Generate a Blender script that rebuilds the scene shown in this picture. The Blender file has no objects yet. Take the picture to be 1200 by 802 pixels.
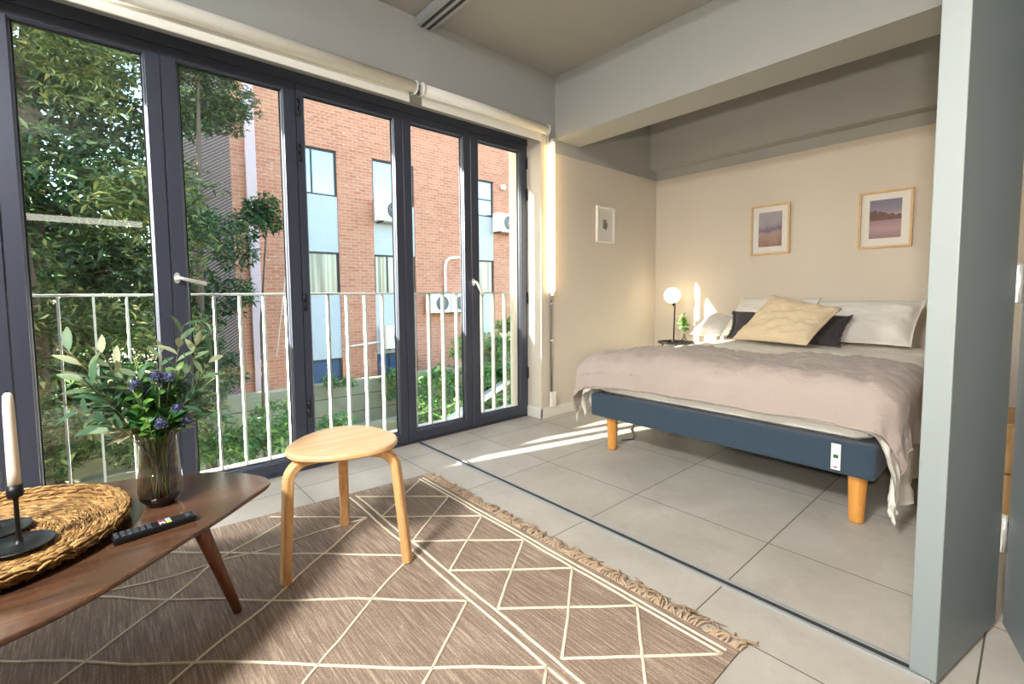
import bpy, bmesh, math, random
import numpy as np
from mathutils import Vector, Matrix, noise
random.seed(7); RNG = np.random.default_rng(7)
PI = math.pi
scene = bpy.context.scene
COL = scene.collection

# ------------------------------------------------------------------ camera, world, sun, exposure
cam_data = bpy.data.cameras.new('camera'); cam = bpy.data.objects.new('camera', cam_data); COL.objects.link(cam)
cam.matrix_world = Matrix((( 0.7505, 0.0491, -0.6590, 0.0), (-0.6608, 0.0430, -0.7493, 0.0), (-0.0083, 0.9979, 0.0650, 0.984), (0, 0, 0, 1)))
cam_data.sensor_width = 36.0; cam_data.lens = 543.7 / 1200 * 36.0; cam_data.shift_y = -21.17 / 1200
cam_data.clip_start = 0.02; cam_data.clip_end = 200
scene.camera = cam

w = bpy.data.worlds.new('sky'); scene.world = w; w.use_nodes = True
nt = w.node_tree; nt.nodes.clear()
sky = nt.nodes.new('ShaderNodeTexSky'); sky.sky_type = 'NISHITA'; sky.sun_disc = False
sky.sun_elevation = math.radians(17.5); sky.sun_rotation = math.radians(-78); sky.air_density = 1.0; sky.dust_density = 1.2
bg = nt.nodes.new('ShaderNodeBackground'); bg.inputs['Strength'].default_value = 0.85
wo = nt.nodes.new('ShaderNodeOutputWorld')
nt.links.new(sky.outputs[0], bg.inputs[0]); nt.links.new(bg.outputs[0], wo.inputs[0])

def add_light(name, kind, loc, energy, color, direction=None, **kw):
    d = bpy.data.lights.new(name, kind); d.energy = energy; d.color = color
    for k, v in kw.items(): setattr(d, k, v)
    o = bpy.data.objects.new(name, d); COL.objects.link(o); o.location = loc
    if direction is not None: o.rotation_euler = Vector(direction).to_track_quat('-Z', 'Y').to_euler()
    return o
add_light('sun', 'SUN', (-8, 5, 5), 80.0, (1.0, 0.93, 0.82), (1, -0.245, -0.335), angle=math.radians(0.6))

scene.view_settings.view_transform = 'Standard'; scene.view_settings.look = 'None'
scene.view_settings.exposure = 1.15; scene.view_settings.gamma = 1.0; scene.view_settings.use_curve_mapping = False
cy = scene.cycles
cy.use_denoising = True
cy.max_bounces = 10; cy.diffuse_bounces = 5; cy.glossy_bounces = 4; cy.transmission_bounces = 8; cy.transparent_max_bounces = 24
cy.sample_clamp_indirect = 4.0; cy.caustics_reflective = False; cy.caustics_refractive = False

# ------------------------------------------------------------------ materials
def srgb(r, g, b):
    f = lambda c: (c/12.92 if c <= 0.04045 else ((c+0.055)/1.055)**2.4)
    return (f(r/255), f(g/255), f(b/255), 1)
class NT:
    def __init__(s, name):
        s.m = bpy.data.materials.new(name); s.m.use_nodes = True; s.t = s.m.node_tree
        s.p = s.t.nodes['Principled BSDF']; s.out = s.t.nodes['Material Output']
    def n(s, typ, **kw):
        x = s.t.nodes.new(typ)
        for k, v in kw.items():
            if k in x.inputs.keys() if isinstance(k, str) else False: x.inputs[k].default_value = v
            else: setattr(x, k, v)
        return x
    def l(s, a, b): s.t.links.new(a, b)
    def math(s, op, a, b=None, c=None):
        x = s.t.nodes.new('ShaderNodeMath'); x.operation = op
        for i, v in enumerate((a, b, c)):
            if v is None: continue
            if hasattr(v, 'is_linked'): s.l(v, x.inputs[i])
            else: x.inputs[i].default_value = v
        return x.outputs[0]
    def mix(s, fac, a, b):
        x = s.t.nodes.new('ShaderNodeMix'); x.data_type = 'RGBA'
        for i, v in ((0, fac), (6, a), (7, b)):
            if hasattr(v, 'is_linked'): s.l(v, x.inputs[i])
            else: x.inputs[i].default_value = v
        return x.outputs[2]
    def coord(s, kind='Object', scale=(1, 1, 1), rot=(0, 0, 0), loc=(0, 0, 0)):
        tc = s.t.nodes.new('ShaderNodeTexCoord'); mp = s.t.nodes.new('ShaderNodeMapping')
        mp.inputs['Scale'].default_value = scale; mp.inputs['Rotation'].default_value = rot; mp.inputs['Location'].default_value = loc
        s.l(tc.outputs[kind], mp.inputs[0]); return mp.outputs[0]
    def noise(s, v, scale, detail=3, rough=0.5, dist=0.0):
        x = s.t.nodes.new('ShaderNodeTexNoise'); x.inputs['Scale'].default_value = scale; x.inputs['Detail'].default_value = detail
        x.inputs['Roughness'].default_value = rough; x.inputs['Distortion'].default_value = dist
        s.l(v, x.inputs['Vector']); return x.outputs['Fac']
    def ramp(s, fac, stops):
        x = s.t.nodes.new('ShaderNodeValToRGB'); e = x.color_ramp.elements
        while len(e) < len(stops): e.new(0.5)
        for i, (p, c) in enumerate(stops): e[i].position = p; e[i].color = c
        s.l(fac, x.inputs[0]); return x.outputs[0]
    def bump(s, h, strength, dist=0.01):
        x = s.t.nodes.new('ShaderNodeBump'); x.inputs['Strength'].default_value = strength; x.inputs['Distance'].default_value = dist
        s.l(h, x.inputs['Height']); s.l(x.outputs[0], s.p.inputs['Normal']); return x
    def set(s, **kw):
        for k, v in kw.items():
            k = k.replace('_', ' ')
            if hasattr(v, 'is_linked'): s.l(v, s.p.inputs[k])
            else: s.p.inputs[k].default_value = v
        return s

def simple(name, col, rough=0.5, metal=0.0, bump=None, var=0.06, vscale=6, **kw):
    m = NT(name); v = m.coord()
    f = m.noise(v, vscale, 4)
    dark = tuple(c*(1-var) for c in col[:3])+(1,); lite = tuple(min(1, c*(1+var)) for c in col[:3])+(1,)
    m.set(Base_Color=m.mix(f, dark, lite), Roughness=rough, Metallic=metal, **kw)
    if bump: m.bump(m.noise(v, bump[0], 4), bump[1], bump[2])
    return m.m
def emis(name, col, strength, base=None):
    m = NT(name); m.set(Base_Color=base or col, Roughness=0.4); m.p.inputs['Emission Color'].default_value = col; m.p.inputs['Emission Strength'].default_value = strength
    return m.m
M = {}
GREY = srgb(166, 167, 164); WARM = srgb(208, 199, 186)
def wall_mat():
    m = NT('wall_paint'); geo = m.n('ShaderNodeNewGeometry'); sp = m.n('ShaderNodeSeparateXYZ'); m.l(geo.outputs['Position'], sp.inputs[0])
    up = m.math('GREATER_THAN', sp.outputs[2], 2.078)
    inner = m.math('GREATER_THAN', sp.outputs[0], 2.60)
    lintel = m.math('GREATER_THAN', sp.outputs[2], 2.1848)
    f = m.math('MAXIMUM', m.math('MULTIPLY', up, inner), lintel)
    n = m.noise(geo.outputs['Position'], 3.0, 3)
    g = m.mix(n, tuple(c*0.97 for c in GREY[:3])+(1,), tuple(c*1.03 for c in GREY[:3])+(1,))
    b = m.mix(n, tuple(c*0.97 for c in WARM[:3])+(1,), tuple(c*1.03 for c in WARM[:3])+(1,))
    m.set(Base_Color=m.mix(f, b, g), Roughness=0.75); m.bump(m.noise(geo.outputs['Position'], 90, 3), 0.12, 0.002)
    return m.m
M['wall'] = wall_mat()
M['grey'] = simple('grey_paint', GREY, 0.7, bump=(80, 0.12, 0.002), var=0.03)
M['rear_grey'] = simple('dark_grey_paint', srgb(112, 112, 110), 0.7)
M['white_wall'] = simple('white_render', srgb(225, 222, 212), 0.85, bump=(60, 0.3, 0.004))
M['ceiling'] = simple('ceiling_paint', srgb(158, 156, 150), 0.8, bump=(70, 0.1, 0.002), var=0.03)
M['panel'] = simple('panel_paint', srgb(136, 144, 144), 0.45, bump=(50, 0.05, 0.001), var=0.03)
def floor_mat():
    m = NT('porcelain_tile'); geo = m.n('ShaderNodeNewGeometry'); sp = m.n('ShaderNodeSeparateXYZ'); m.l(geo.outputs['Position'], sp.inputs[0])
    def line(o, off):
        a = m.math('ADD', o, 30.0-off); r = m.math('MODULO', a, 0.6)
        d = m.math('MINIMUM', r, m.math('SUBTRACT', 0.6, r)); return m.math('LESS_THAN', d, 0.0022)
    g = m.math('MAXIMUM', line(sp.outputs[0], 0.11), line(sp.outputs[1], 0.062))
    cx = m.math('FLOOR', m.math('DIVIDE', m.math('ADD', sp.outputs[0], 30-0.11), 0.6)); cyy = m.math('FLOOR', m.math('DIVIDE', m.math('ADD', sp.outputs[1], 30-0.062), 0.6))
    wn = m.n('ShaderNodeTexWhiteNoise', noise_dimensions='2D'); cb = m.n('ShaderNodeCombineXYZ'); m.l(cx, cb.inputs[0]); m.l(cyy, cb.inputs[1]); m.l(cb.outputs[0], wn.inputs['Vector'])
    n1 = m.noise(geo.outputs['Position'], 2.6, 5, 0.6, 0.4); n2 = m.noise(geo.outputs['Position'], 30, 4, 0.6)
    k = m.math('ADD', m.math('MULTIPLY', n1, 0.75), m.math('MULTIPLY', n2, 0.25))
    k = m.math('ADD', k, m.math('MULTIPLY', m.math('SUBTRACT', wn.outputs['Value'], 0.5), 0.06))
    c = m.ramp(k, [(0.3, srgb(168, 161, 150)), (0.5, srgb(184, 177, 166)), (0.7, srgb(197, 191, 181))])
    m.set(Base_Color=m.mix(g, c, srgb(98, 90, 80)), Roughness=m.math('ADD', m.math('MULTIPLY', n2, 0.18), 0.36))
    m.bump(m.math('SUBTRACT', m.math('MULTIPLY', n2, 0.15), g), 0.35, 0.002)
    return m.m
M['floor'] = floor_mat()
M['frame'] = simple('anthracite_aluminium', srgb(66, 70, 84), 0.38, 0.25, bump=(200, 0.05, 0.0005), var=0.05)
M['black_plastic'] = simple('black_plastic', srgb(22, 22, 25), 0.35)
M['chrome'] = simple('satin_chrome', srgb(232, 230, 225), 0.3, 0.6)
M['white_metal'] = simple('white_lacquer', srgb(236, 235, 230), 0.45)
M['alu'] = simple('grey_aluminium', srgb(176, 180, 182), 0.4, 0.35)
M['steel'] = simple('brushed_steel', srgb(150, 150, 146), 0.3, 0.9)
M['alu_dark'] = simple('dark_slot', srgb(50, 50, 48), 0.6)
def glass_mat(name, tint, refl=1.0, rough=0.0):
    m = NT(name); m.t.nodes.remove(m.p)
    tr = m.n('ShaderNodeBsdfTransparent'); tr.inputs[0].default_value = tint
    gl = m.n('ShaderNodeBsdfGlossy'); gl.inputs['Roughness'].default_value = rough
    fr = m.n('ShaderNodeFresnel'); geo = m.n('ShaderNodeNewGeometry'); m.l(m.math('SUBTRACT', 1.5, m.math('MULTIPLY', geo.outputs['Backfacing'], 1.5-1/1.5)), fr.inputs[0])
    mx = m.n('ShaderNodeMixShader'); m.l(m.math('MULTIPLY', fr.outputs[0], refl), mx.inputs[0])
    m.l(tr.outputs[0], mx.inputs[1]); m.l(gl.outputs[0], mx.inputs[2]); m.l(mx.outputs[0], m.out.inputs[0])
    return m.m
M['pane'] = glass_mat('window_glass', (0.93, 0.965, 0.945, 1), 1.7)
M['frame_glass'] = glass_mat('picture_glass', (0.99, 0.99, 0.99, 1), 0.6)
M['smoke_glass'] = glass_mat('smoked_glass', (0.66, 0.62, 0.58, 1), 1.5)
M['smoke_base'] = glass_mat('smoked_glass_base', (0.30, 0.27, 0.26, 1), 1.4)
M['water'] = glass_mat('water', (0.93, 0.94, 0.92, 1), 0.8)
def fabric(name, col, scale=400, bump=0.25, rough=0.9, var=0.07, crumple=False):
    m = NT(name); v = m.coord()
    n = m.noise(v, scale, 2); n2 = m.noise(v, 8, 3)
    k = m.math('ADD', m.math('MULTIPLY', n, 0.6), m.math('MULTIPLY', n2, 0.4))
    m.set(Base_Color=m.mix(k, tuple(c*(1-var*2) for c in col[:3])+(1,), tuple(min(1, c*(1+var*2)) for c in col[:3])+(1,)), Roughness=rough)
    m.p.inputs['Sheen Weight'].default_value = 0.15
    if crumple: m.bump(m.math('ADD', m.math('MULTIPLY', n, 0.06), m.noise(m.coord('Object', (1, 1, 1)), 11, 5, 0.62, 1.2)), 0.45, 0.02)
    else: m.bump(n, bump, 0.0015)
    return m.m
M['fab_white'] = fabric('white_cotton', srgb(226, 222, 216)); M['fab_pink'] = fabric('dusty_pink_cotton', srgb(172, 157, 149), crumple=True)
M['fab_navy'] = fabric('navy_weave', srgb(47, 64, 80), 600, 0.5); M['fab_dark'] = fabric('charcoal_cotton', srgb(62, 57, 60))
M['fab_beige'] = fabric('sand_cotton', srgb(216, 196, 164), 300, 0.4); M['fab_cream'] = fabric('cream_cotton', srgb(226, 220, 210))
M['blind'] = simple('white_blind_cloth', srgb(232, 230, 222), 0.8, var=0.02, bump=(300, 0.1, 0.001))
def wood(name, c1, c2, scale=(2, 30, 30), rough=0.4, rot=(0, 0, 0), coat=0.0, dist=1.5, lac=3.0):
    m = NT(name); v = m.coord(scale=scale, rot=rot)
    n = m.noise(v, lac, 5, 0.6, dist); n2 = m.noise(v, lac*8, 3, 0.5)
    k = m.math('ADD', m.math('MULTIPLY', n, 0.75), m.math('MULTIPLY', n2, 0.25))
    m.set(Base_Color=m.ramp(k, [(0.35, c1), (0.65, c2)]), Roughness=rough); m.p.inputs['Coat Weight'].default_value = coat; m.p.inputs['Coat Roughness'].default_value = 0.15
    m.bump(k, 0.05, 0.001); return m.m
M['walnut'] = wood('walnut_veneer', srgb(54, 35, 25), srgb(104, 72, 51), (1.0, 14, 14), 0.24, (0, 0, math.radians(62)), 0.6, 0.8, 2.0)
M['walnut_leg'] = wood('walnut_leg', srgb(88, 44, 24), srgb(128, 72, 42), (20, 20, 2), 0.35, coat=0.2)
M['birch'] = wood('birch_ply', srgb(222, 176, 124), srgb(240, 200, 150), (1.5, 14, 14), 0.4, (0, 0, math.radians(40)), 0.1, 0.4, 2.0)
M['birch_leg'] = wood('birch_bentwood', srgb(205, 152, 92), srgb(236, 190, 132), (25, 25, 2), 0.4, coat=0.1)
M['bed_leg'] = wood('lacquered_beech', srgb(206, 138, 60), srgb(228, 164, 84), (20, 20, 2), 0.35, coat=0.3)
M['oak'] = wood('oak_veneer', srgb(176, 134, 84), srgb(206, 166, 112), (12, 12, 1.2), 0.5, lac=2.0)
M['oak_frame'] = wood('oak_moulding', srgb(196, 158, 108), srgb(222, 188, 140), (12, 12, 12), 0.5)
M['black_metal'] = simple('black_iron', srgb(20, 20, 22), 0.42, 0.3)
M['wax'] = simple('ivory_wax', srgb(240, 232, 215), 0.5, var=0.02); M['wax'].node_tree.nodes['Principled BSDF'].inputs['Subsurface Weight'].default_value = 0.15
M['paper'] = simple('mat_board', srgb(235, 232, 226), 0.8, var=0.01)
M['red'] = simple('red_key', srgb(190, 70, 80), 0.5); M['yellow'] = simple('yellow_key', srgb(210, 200, 90), 0.5)
M['bluekey'] = simple('blue_key', srgb(150, 180, 220), 0.5); M['whitekey'] = simple('white_key', srgb(220, 215, 215), 0.5); M['greykey'] = simple('grey_key', srgb(70, 72, 78), 0.5)
M['tag_green'] = simple('tag_green', srgb(30, 90, 60), 0.7)

# ------------------------------------------------------------------ mesh helpers
class MB:
    def __init__(s): s.v = []; s.f = []; s.m = []; s.mats = []; s.sm = []
    def mi(s, mat):
        if mat not in s.mats: s.mats.append(mat)
        return s.mats.index(mat)
    def add(s, vs, fs, mat=None, smooth=False):
        o = len(s.v); s.v += [tuple(v) for v in vs]; i = s.mi(mat) if mat else 0
        for f in fs: s.f.append([o+k for k in f]); s.m.append(i); s.sm.append(smooth)
        return s
    def box(s, x0, x1, y0, y1, z0, z1, mat=None, xf=None, bev=0.0):
        if bev > 0:
            bm = bmesh.new(); bmesh.ops.create_cube(bm, size=1)
            for v in bm.verts: v.co = Vector(((x0+x1)/2+v.co.x*(x1-x0), (y0+y1)/2+v.co.y*(y1-y0), (z0+z1)/2+v.co.z*(z1-z0)))
            bmesh.ops.bevel(bm, geom=list(bm.edges), offset=bev, segments=2, affect='EDGES', profile=0.5)
            bm.verts.index_update(); vs = [v.co.copy() for v in bm.verts]; fs = [[v.index for v in f.verts] for f in bm.faces]; bm.free()
        else:
            vs = [Vector(p) for p in ((x0, y0, z0), (x1, y0, z0), (x1, y1, z0), (x0, y1, z0), (x0, y0, z1), (x1, y0, z1), (x1, y1, z1), (x0, y1, z1))]
            fs = [(3, 2, 1, 0), (4, 5, 6, 7), (0, 1, 5, 4), (1, 2, 6, 5), (2, 3, 7, 6), (3, 0, 4, 7)]
        if xf: vs = [xf @ v for v in vs]
        return s.add(vs, fs, mat)
    def prism(s, pts, z0, z1, mat=None, bev=0.0, smooth=False, xf=None, inset=0.0):
        n = len(pts); a = [Vector((p[0], p[1], z0)) for p in pts]; b = [Vector((p[0], p[1], z1)) for p in pts]
        if bev > 0:
            c = Vector((sum(p[0] for p in pts)/n, sum(p[1] for p in pts)/n, 0))
            def sh(p, d): q = Vector((p[0], p[1], 0)); t = (c-q).normalized(); return q+t*d
            rings = [[sh(p, bev+inset)+Vector((0, 0, z0)) for p in pts], [sh(p, inset*0.3)+Vector((0, 0, z0+bev)) for p in pts], [sh(p, 0)+Vector((0, 0, z1-bev)) for p in pts], [sh(p, bev*0.4)+Vector((0, 0, z1-bev*0.25)) for p in pts], [sh(p, bev)+Vector((0, 0, z1)) for p in pts]]
        else: rings = [a, b]
        vs = [v for r in rings for v in r]; fs = []
        for k in range(len(rings)-1):
            for i in range(n): j = (i+1) % n; fs.append((k*n+i, k*n+j, (k+1)*n+j, (k+1)*n+i))
        caps = [tuple(range(n-1, -1, -1)), tuple((len(rings)-1)*n+i for i in range(n))]
        if xf: vs = [xf @ v for v in vs]
        o = len(s.v); s.add(vs, fs, mat, smooth); i = s.mi(mat) if mat else 0
        for c in caps: s.f.append([o+k for k in c]); s.m.append(i); s.sm.append(False)
        return s
    def tube(s, pts, r, mat=None, seg=10, smooth=True, cap=True, sx=1.0, sy=1.0, up=None):
        pts = [Vector(p) for p in pts]; n = len(pts); rs = r if isinstance(r, (list, tuple)) else [r]*n
        vs = []; fs = []; prev = None
        for i, p in enumerate(pts):
            t = (pts[min(i+1, n-1)]-pts[max(i-1, 0)]).normalized()
            if prev is None:
                u = Vector(up) if up else (Vector((0, 0, 1)) if abs(t.z) < 0.9 else Vector((1, 0, 0)))
            else: u = prev
            a = (u - t*u.dot(t))
            if a.length < 1e-6: a = t.orthogonal()
            a.normalize(); b = t.cross(a); prev = a
            for k in range(seg):
                w_ = 2*PI*(k+0.5)/seg; vs.append(p+a*math.cos(w_)*rs[i]*sx+b*math.sin(w_)*rs[i]*sy)
        for i in range(n-1):
            for k in range(seg): l = (k+1) % seg; fs.append((i*seg+k, i*seg+l, (i+1)*seg+l, (i+1)*seg+k))
        s.add(vs, fs, mat, smooth)
        if cap:
            o = len(s.v)-n*seg; i_ = s.mi(mat) if mat else 0
            s.f.append([o+k for k in range(seg-1, -1, -1)]); s.m.append(i_); s.sm.append(False)
            s.f.append([o+(n-1)*seg+k for k in range(seg)]); s.m.append(i_); s.sm.append(False)
        return s
    def rect_sweep(s, pts, w_, t_, side, mat=None):
        """rectangular section swept along pts; side = width direction"""
        pts = [Vector(p) for p in pts]; n = len(pts); side = Vector(side).normalized(); vs = []; fs = []; e = min(w_, t_)*0.18
        for i, p in enumerate(pts):
            t = (pts[min(i+1, n-1)]-pts[max(i-1, 0)]).normalized(); nn = t.cross(side).normalized()
            for a, b in ((-1, -1), (1, -1), (1, 1), (-1, 1)):
                c1 = side*(a*w_/2)+nn*(b*t_/2)
                if a*b > 0: q = [c1-side*a*e, c1-nn*b*e]
                else: q = [c1-nn*b*e, c1-side*a*e]
                if (a, b) == (1, -1) or (a, b) == (-1, 1): q = [c1-side*a*e, c1-nn*b*e]
                if (a, b) in ((-1, -1), (1, 1)): q = [c1-nn*b*e, c1-side*a*e]
                vs += [p+q[0], p+q[1]]
        m = 8
        for i in range(n-1):
            for k in range(m): l = (k+1) % m; fs.append((i*m+k, i*m+l, (i+1)*m+l, (i+1)*m+k))
        fs.append(tuple(range(m-1, -1, -1))); fs.append(tuple((n-1)*m+k for k in range(m)))
        return s.add(vs, fs, mat)
    def lathe(s, prof, mat=None, seg=48, c=(0, 0, 0), smooth=True, rib=0.0, nrib=0):
        vs = []; fs = []; n = len(prof)
        for (r, z_) in prof:
            for k in range(seg):
                a = 2*PI*k/seg; rr = r*(1+rib*math.cos(nrib*a)); vs.append((c[0]+rr*math.cos(a), c[1]+rr*math.sin(a), c[2]+z_))
        for i in range(n-1):
            for k in range(seg): l = (k+1) % seg; fs.append((i*seg+k, i*seg+l, (i+1)*seg+l, (i+1)*seg+k))
        return s.add(vs, fs, mat, smooth)
    def grid(s, P, mat=None, smooth=True):
        nu, nv = len(P), len(P[0]); vs = [p for r in P for p in r]; fs = []
        for i in range(nu-1):
            for j in range(nv-1): fs.append((i*nv+j, (i+1)*nv+j, (i+1)*nv+j+1, i*nv+j+1))
        return s.add(vs, fs, mat, smooth)
    def build(s, name, mat=None, parent=None, loc=None):
        me = bpy.data.meshes.new(name); off = Vector(loc) if loc is not None else Vector((0, 0, 0))
        vs = [tuple(Vector(v)-off) for v in s.v] if loc is not None else s.v
        me.from_pydata(vs, [], s.f)
        mats = s.mats or [mat]
        if s.mats and mat and s.mats == [None]: mats = [mat]
        for m_ in mats: me.materials.append(m_ or mat)
        me.polygons.foreach_set('material_index', s.m); me.polygons.foreach_set('use_smooth', s.sm); me.update()
        o = bpy.data.objects.new(name, me); COL.objects.link(o)
        if parent: o.parent = parent; o.location = tuple(off - parent.location) if parent.type == 'EMPTY' or True else off
        else: o.location = off
        return o
def tag(o, label=None, cat=None, group=None, kind=None):
    if label: o['label'] = label
    if cat: o['category'] = cat
    if group: o['group'] = group
    if kind: o['kind'] = kind
    return o
def empty(name, loc, label=None, cat=None, group=None, kind=None):
    o = bpy.data.objects.new(name, None); o.empty_display_size = 0.05; COL.objects.link(o); o.location = loc
    return tag(o, label, cat, group, kind)
def struct(o, label=None): o['kind'] = 'structure'; (label and o.__setitem__('label', label)); return o
def part(mb, name, mat, root, label=None):
    """mb is in world coordinates; part origin sits at the root"""
    o = mb.build(name, mat); o.parent = root
    world = Vector(root.location); p = root.parent
    while p: world += Vector(p.location); p = p.parent
    o.location = -world
    if label: o['label'] = label
    return o

# ------------------------------------------------------------------ room shell
W, F, H = 2.549, 2.70, 2.65       # inner face of the window wall, door face, ceiling
BX = 4.158
b = MB().box(-2.3, BX+0.2, -3.2, 3.08, -0.12, 0.0); struct(b.build('floor', M['floor']), 'grey square porcelain tile floor with thin dark joints')
b = MB().box(-2.3, BX+0.2, -0.06, 3.3, H, H+0.15); struct(b.build('ceiling', M['ceiling']), 'grey painted ceiling')
b = MB().box(-2.3, BX+0.2, -3.2, -0.06, 2.32, H+0.15); struct(b.build('ceiling', M['ceiling']), 'lower ceiling behind the viewer')
b = MB(); b.box(-2.3, -0.89, W, 2.76, 0, H); b.box(-0.89, 2.545, W, 2.90, 2.185, H); b.box(2.545, BX, W, 2.90, 0, H)
struct(b.build('wall_left', M['wall']), 'window wall, grey above and warm white beside the bed')
b = MB().box(BX, BX+0.2, -3.2, 3.08, 0, H); struct(b.build('wall_back', M['wall']), 'wall behind the bed, grey above a paint line')
b = MB().box(-2.5, -2.3, -3.2, 2.76, 0, H); struct(b.build('wall_side', M['rear_grey']))
b = MB().box(-2.3, BX+0.2, -3.4, -3.2, 0, H); struct(b.build('wall_rear', M['rear_grey']))
b = MB().box(4.04, BX, -3.2, W, 2.165, H); struct(b.build('trim_1', M['grey']), 'grey boxed bulkhead above the bed wall')
b = MB().box(2.704, 2.995, -0.06, W, 2.18, H); struct(b.build('trim_2', M['grey']), 'deep grey ceiling beam between the rooms')
b = MB(); b.box(2.532, BX-0.001, W-0.013, W, 0.0, 0.085, bev=0.003); b.box(2.532, 2.545, W-0.013, F, 0.0, 0.085, bev=0.003); struct(b.build('baseboard_left', M['white_wall']), 'low pale baseboard under the window wall')
b = MB(); b.box(1.512, 1.548, 0.14, F-0.02, 0.0005, 0.004, M['alu_dark']); b.box(1.508, 1.519, 0.14, F-0.02, 0.0005, 0.007, M['alu']); b.box(1.541, 1.552, 0.14, F-0.02, 0.0005, 0.007, M['alu'])
struct(b.build('trim_3'), 'narrow metal sliding track set in the floor')
b = MB(); b.box(1.49, 1.60, -0.05, W-0.01, H-0.052, H-0.002, M['alu'])
b.box(1.515, 1.535, -0.05, W-0.012, H-0.0535, H-0.051, M['alu_dark']); b.box(1.558, 1.578, -0.05, W-0.012, H-0.0535, H-0.051, M['alu_dark'])
struct(b.build('trim_4'), 'silver ceiling rail for the folding partition')
# outside sill, reveal
b = MB(); b.box(-2.3, 2.545, 2.90, 3.06, -0.30, -0.035); b.box(2.545, 2.95, 2.90, 2.915, -0.4, 3.0)
struct(b.build('wall_outside', M['white_wall']), 'white rendered outer edge of the opening')
b = MB(); b.box(-0.889, 2.545, F-0.005, F+0.055, 2.132, 2.185, bev=0.002); b.box(-0.889, 2.545, F-0.005, F+0.06, 0.0, 0.012)
struct(b.build('trim_5', M['frame']), 'dark head and sill profile of the folding doors')

# ------------------------------------------------------------------ folding glass doors
def door(n, x0, x1, g0, g1, label, gz0=0.085, gz1=2.075):
    root = struct(empty('door_%d' % n, (x0, F, 0.0), label))
    y0, y1, z0, z1 = F, F+0.040, 0.013, 2.131; e = 0.0015
    x0 += e; x1 -= e
    fr = MB()
    # four mitred profiles: front bevelled frame + glazing bead step
    o_ = [(x0, z0), (x1, z0), (x1, z1), (x0, z1)]; i_ = [(g0, gz0), (g1, gz0), (g1, gz1), (g0, gz1)]
    st = [( (g0+0.004*s1), (gz0+0.004*s2)) for s1, s2 in ((0, 0),)]
    def ring(k, q, y): return [(k[i][0]*(1-q)+i_[i][0]*q, y, k[i][1]*(1-q)+i_[i][1]*q) for i in range(4)]
    rings = [ring(o_, 0, y1), ring(o_, 0, y0+0.003), ring(o_, 0.04, y0), ring(o_, 0.84, y0), ring(o_, 0.86, y0+0.004), ring(o_, 0.96, y0+0.010), ring(o_, 1.0, y0+0.022), ring(o_, 1.0, y1)]
    vs = [p for r in rings for p in r]; fs = []
    for k in range(len(rings)):
        for i in range(4):
            j = (i+1) % 4; k2 = (k+1) % len(rings); fs.append((k*4+i, k*4+j, k2*4+j, k2*4+i))
    fr.add(vs, fs)
    part(fr, 'door_frame', M['frame'], root)
    # a single thin solid pane
    part(MB().box(g0-0.01, g1+0.01, F+0.030, F+0.0345, gz0-0.01, gz1+0.01), 'glass_pane', M['pane'], root)
    part(MB().box(g0, g0+0.005, F+0.025, F+0.030, gz0, gz1, M['black_plastic']).box(g1-0.005, g1, F+0.025, F+0.030, gz0, gz1, M['black_plastic']).box(g0, g1, F+0.025, F+0.030, gz0, gz0+0.005, M['black_plastic']).box(g0, g1, F+0.025, F+0.030, gz1-0.005, gz1, M['black_plastic']), 'gasket', M['black_plastic'], root)
    return root
d0 = door(1, -0.86, -0.285, -0.79, -0.352, 'dark framed glass door at the far left, mostly cut off')
d1 = door(2, -0.285, 0.248, -0.222, 0.182, 'dark framed glass door with dense tree right behind it')
d2 = door(3, 0.248, 0.832, 0.316, 0.758, 'dark framed glass door carrying a lever on its left stile, pink pipe beyond')
d3 = door(4, 0.832, 1.468, 0.878, 1.402, 'dark framed glass door right behind the round stool')
d4 = door(5, 1.468, 1.995, 1.535, 1.925, 'dark framed glass door left of the last one, by the floor track')
d5 = door(6, 1.995, 2.545, 2.075, 2.465, 'dark framed glass door beside the white pier')
def handle(root, x, z_, ang, flip=1):
    a = MB(); a.tube([(x, F-0.0005, z_), (x, F-0.009, z_)], 0.013, seg=16, sx=2.0, sy=1.0, up=(0, 0, 1))
    rose = part(a, 'door_handle', M['chrome'], root, 'chrome lever handle')
    a = MB(); d = Vector((math.cos(ang), 0, math.sin(ang)))
    p = Vector((x, F-0.009, z_)); q = p+Vector((0, -0.035, 0))
    a.tube([p, q-Vector((0, -0.006, 0)), q+d*0.008, q+d*0.05, q+d*0.115], [0.008, 0.008, 0.0085, 0.008, 0.0085], seg=12)
    l = a.build('lever', M['chrome']); l.parent = rose; l.location = (0, 0, 0)
handle(d2, 0.268, 1.072, math.radians(-14)); handle(d5, 2.005, 1.07, math.radians(-60))
for root, xs in ((d3, 0.840), (d5, 2.537)):
    for z_ in (2.0, 1.76, 0.95, 0.35):
        a = MB(); a.tube([(xs, F-0.006, z_-0.045), (xs, F-0.006, z_-0.001)], 0.0065, seg=10); a.tube([(xs, F-0.006, z_+0.001), (xs, F-0.006, z_+0.045)], 0.0065, seg=10)
        part(a, 'hinge', M['black_plastic'], root, 'black hinge')

# ------------------------------------------------------------------ railing
rl = empty('balcony_railing', (1.0, 2.95, -0.03), 'white metal railing with flat upright bars outside the glass doors', 'railing')
part(MB().box(-2.3, 2.544, 2.925, 2.975, 0.987, 0.999, bev=0.002), 'top_rail', M['white_metal'], rl)
part(MB().box(-2.3, 2.544, 2.93, 2.97, 0.02, 0.03, bev=0.002), 'bottom_rail', M['white_metal'], rl)
x = 2.39+0.121
while x > -2.28:
    part(MB().box(x-0.0045, x+0.0045, 2.93, 2.97, -0.03, 0.987), 'baluster', M['white_metal'], rl); x -= 0.1212

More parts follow.
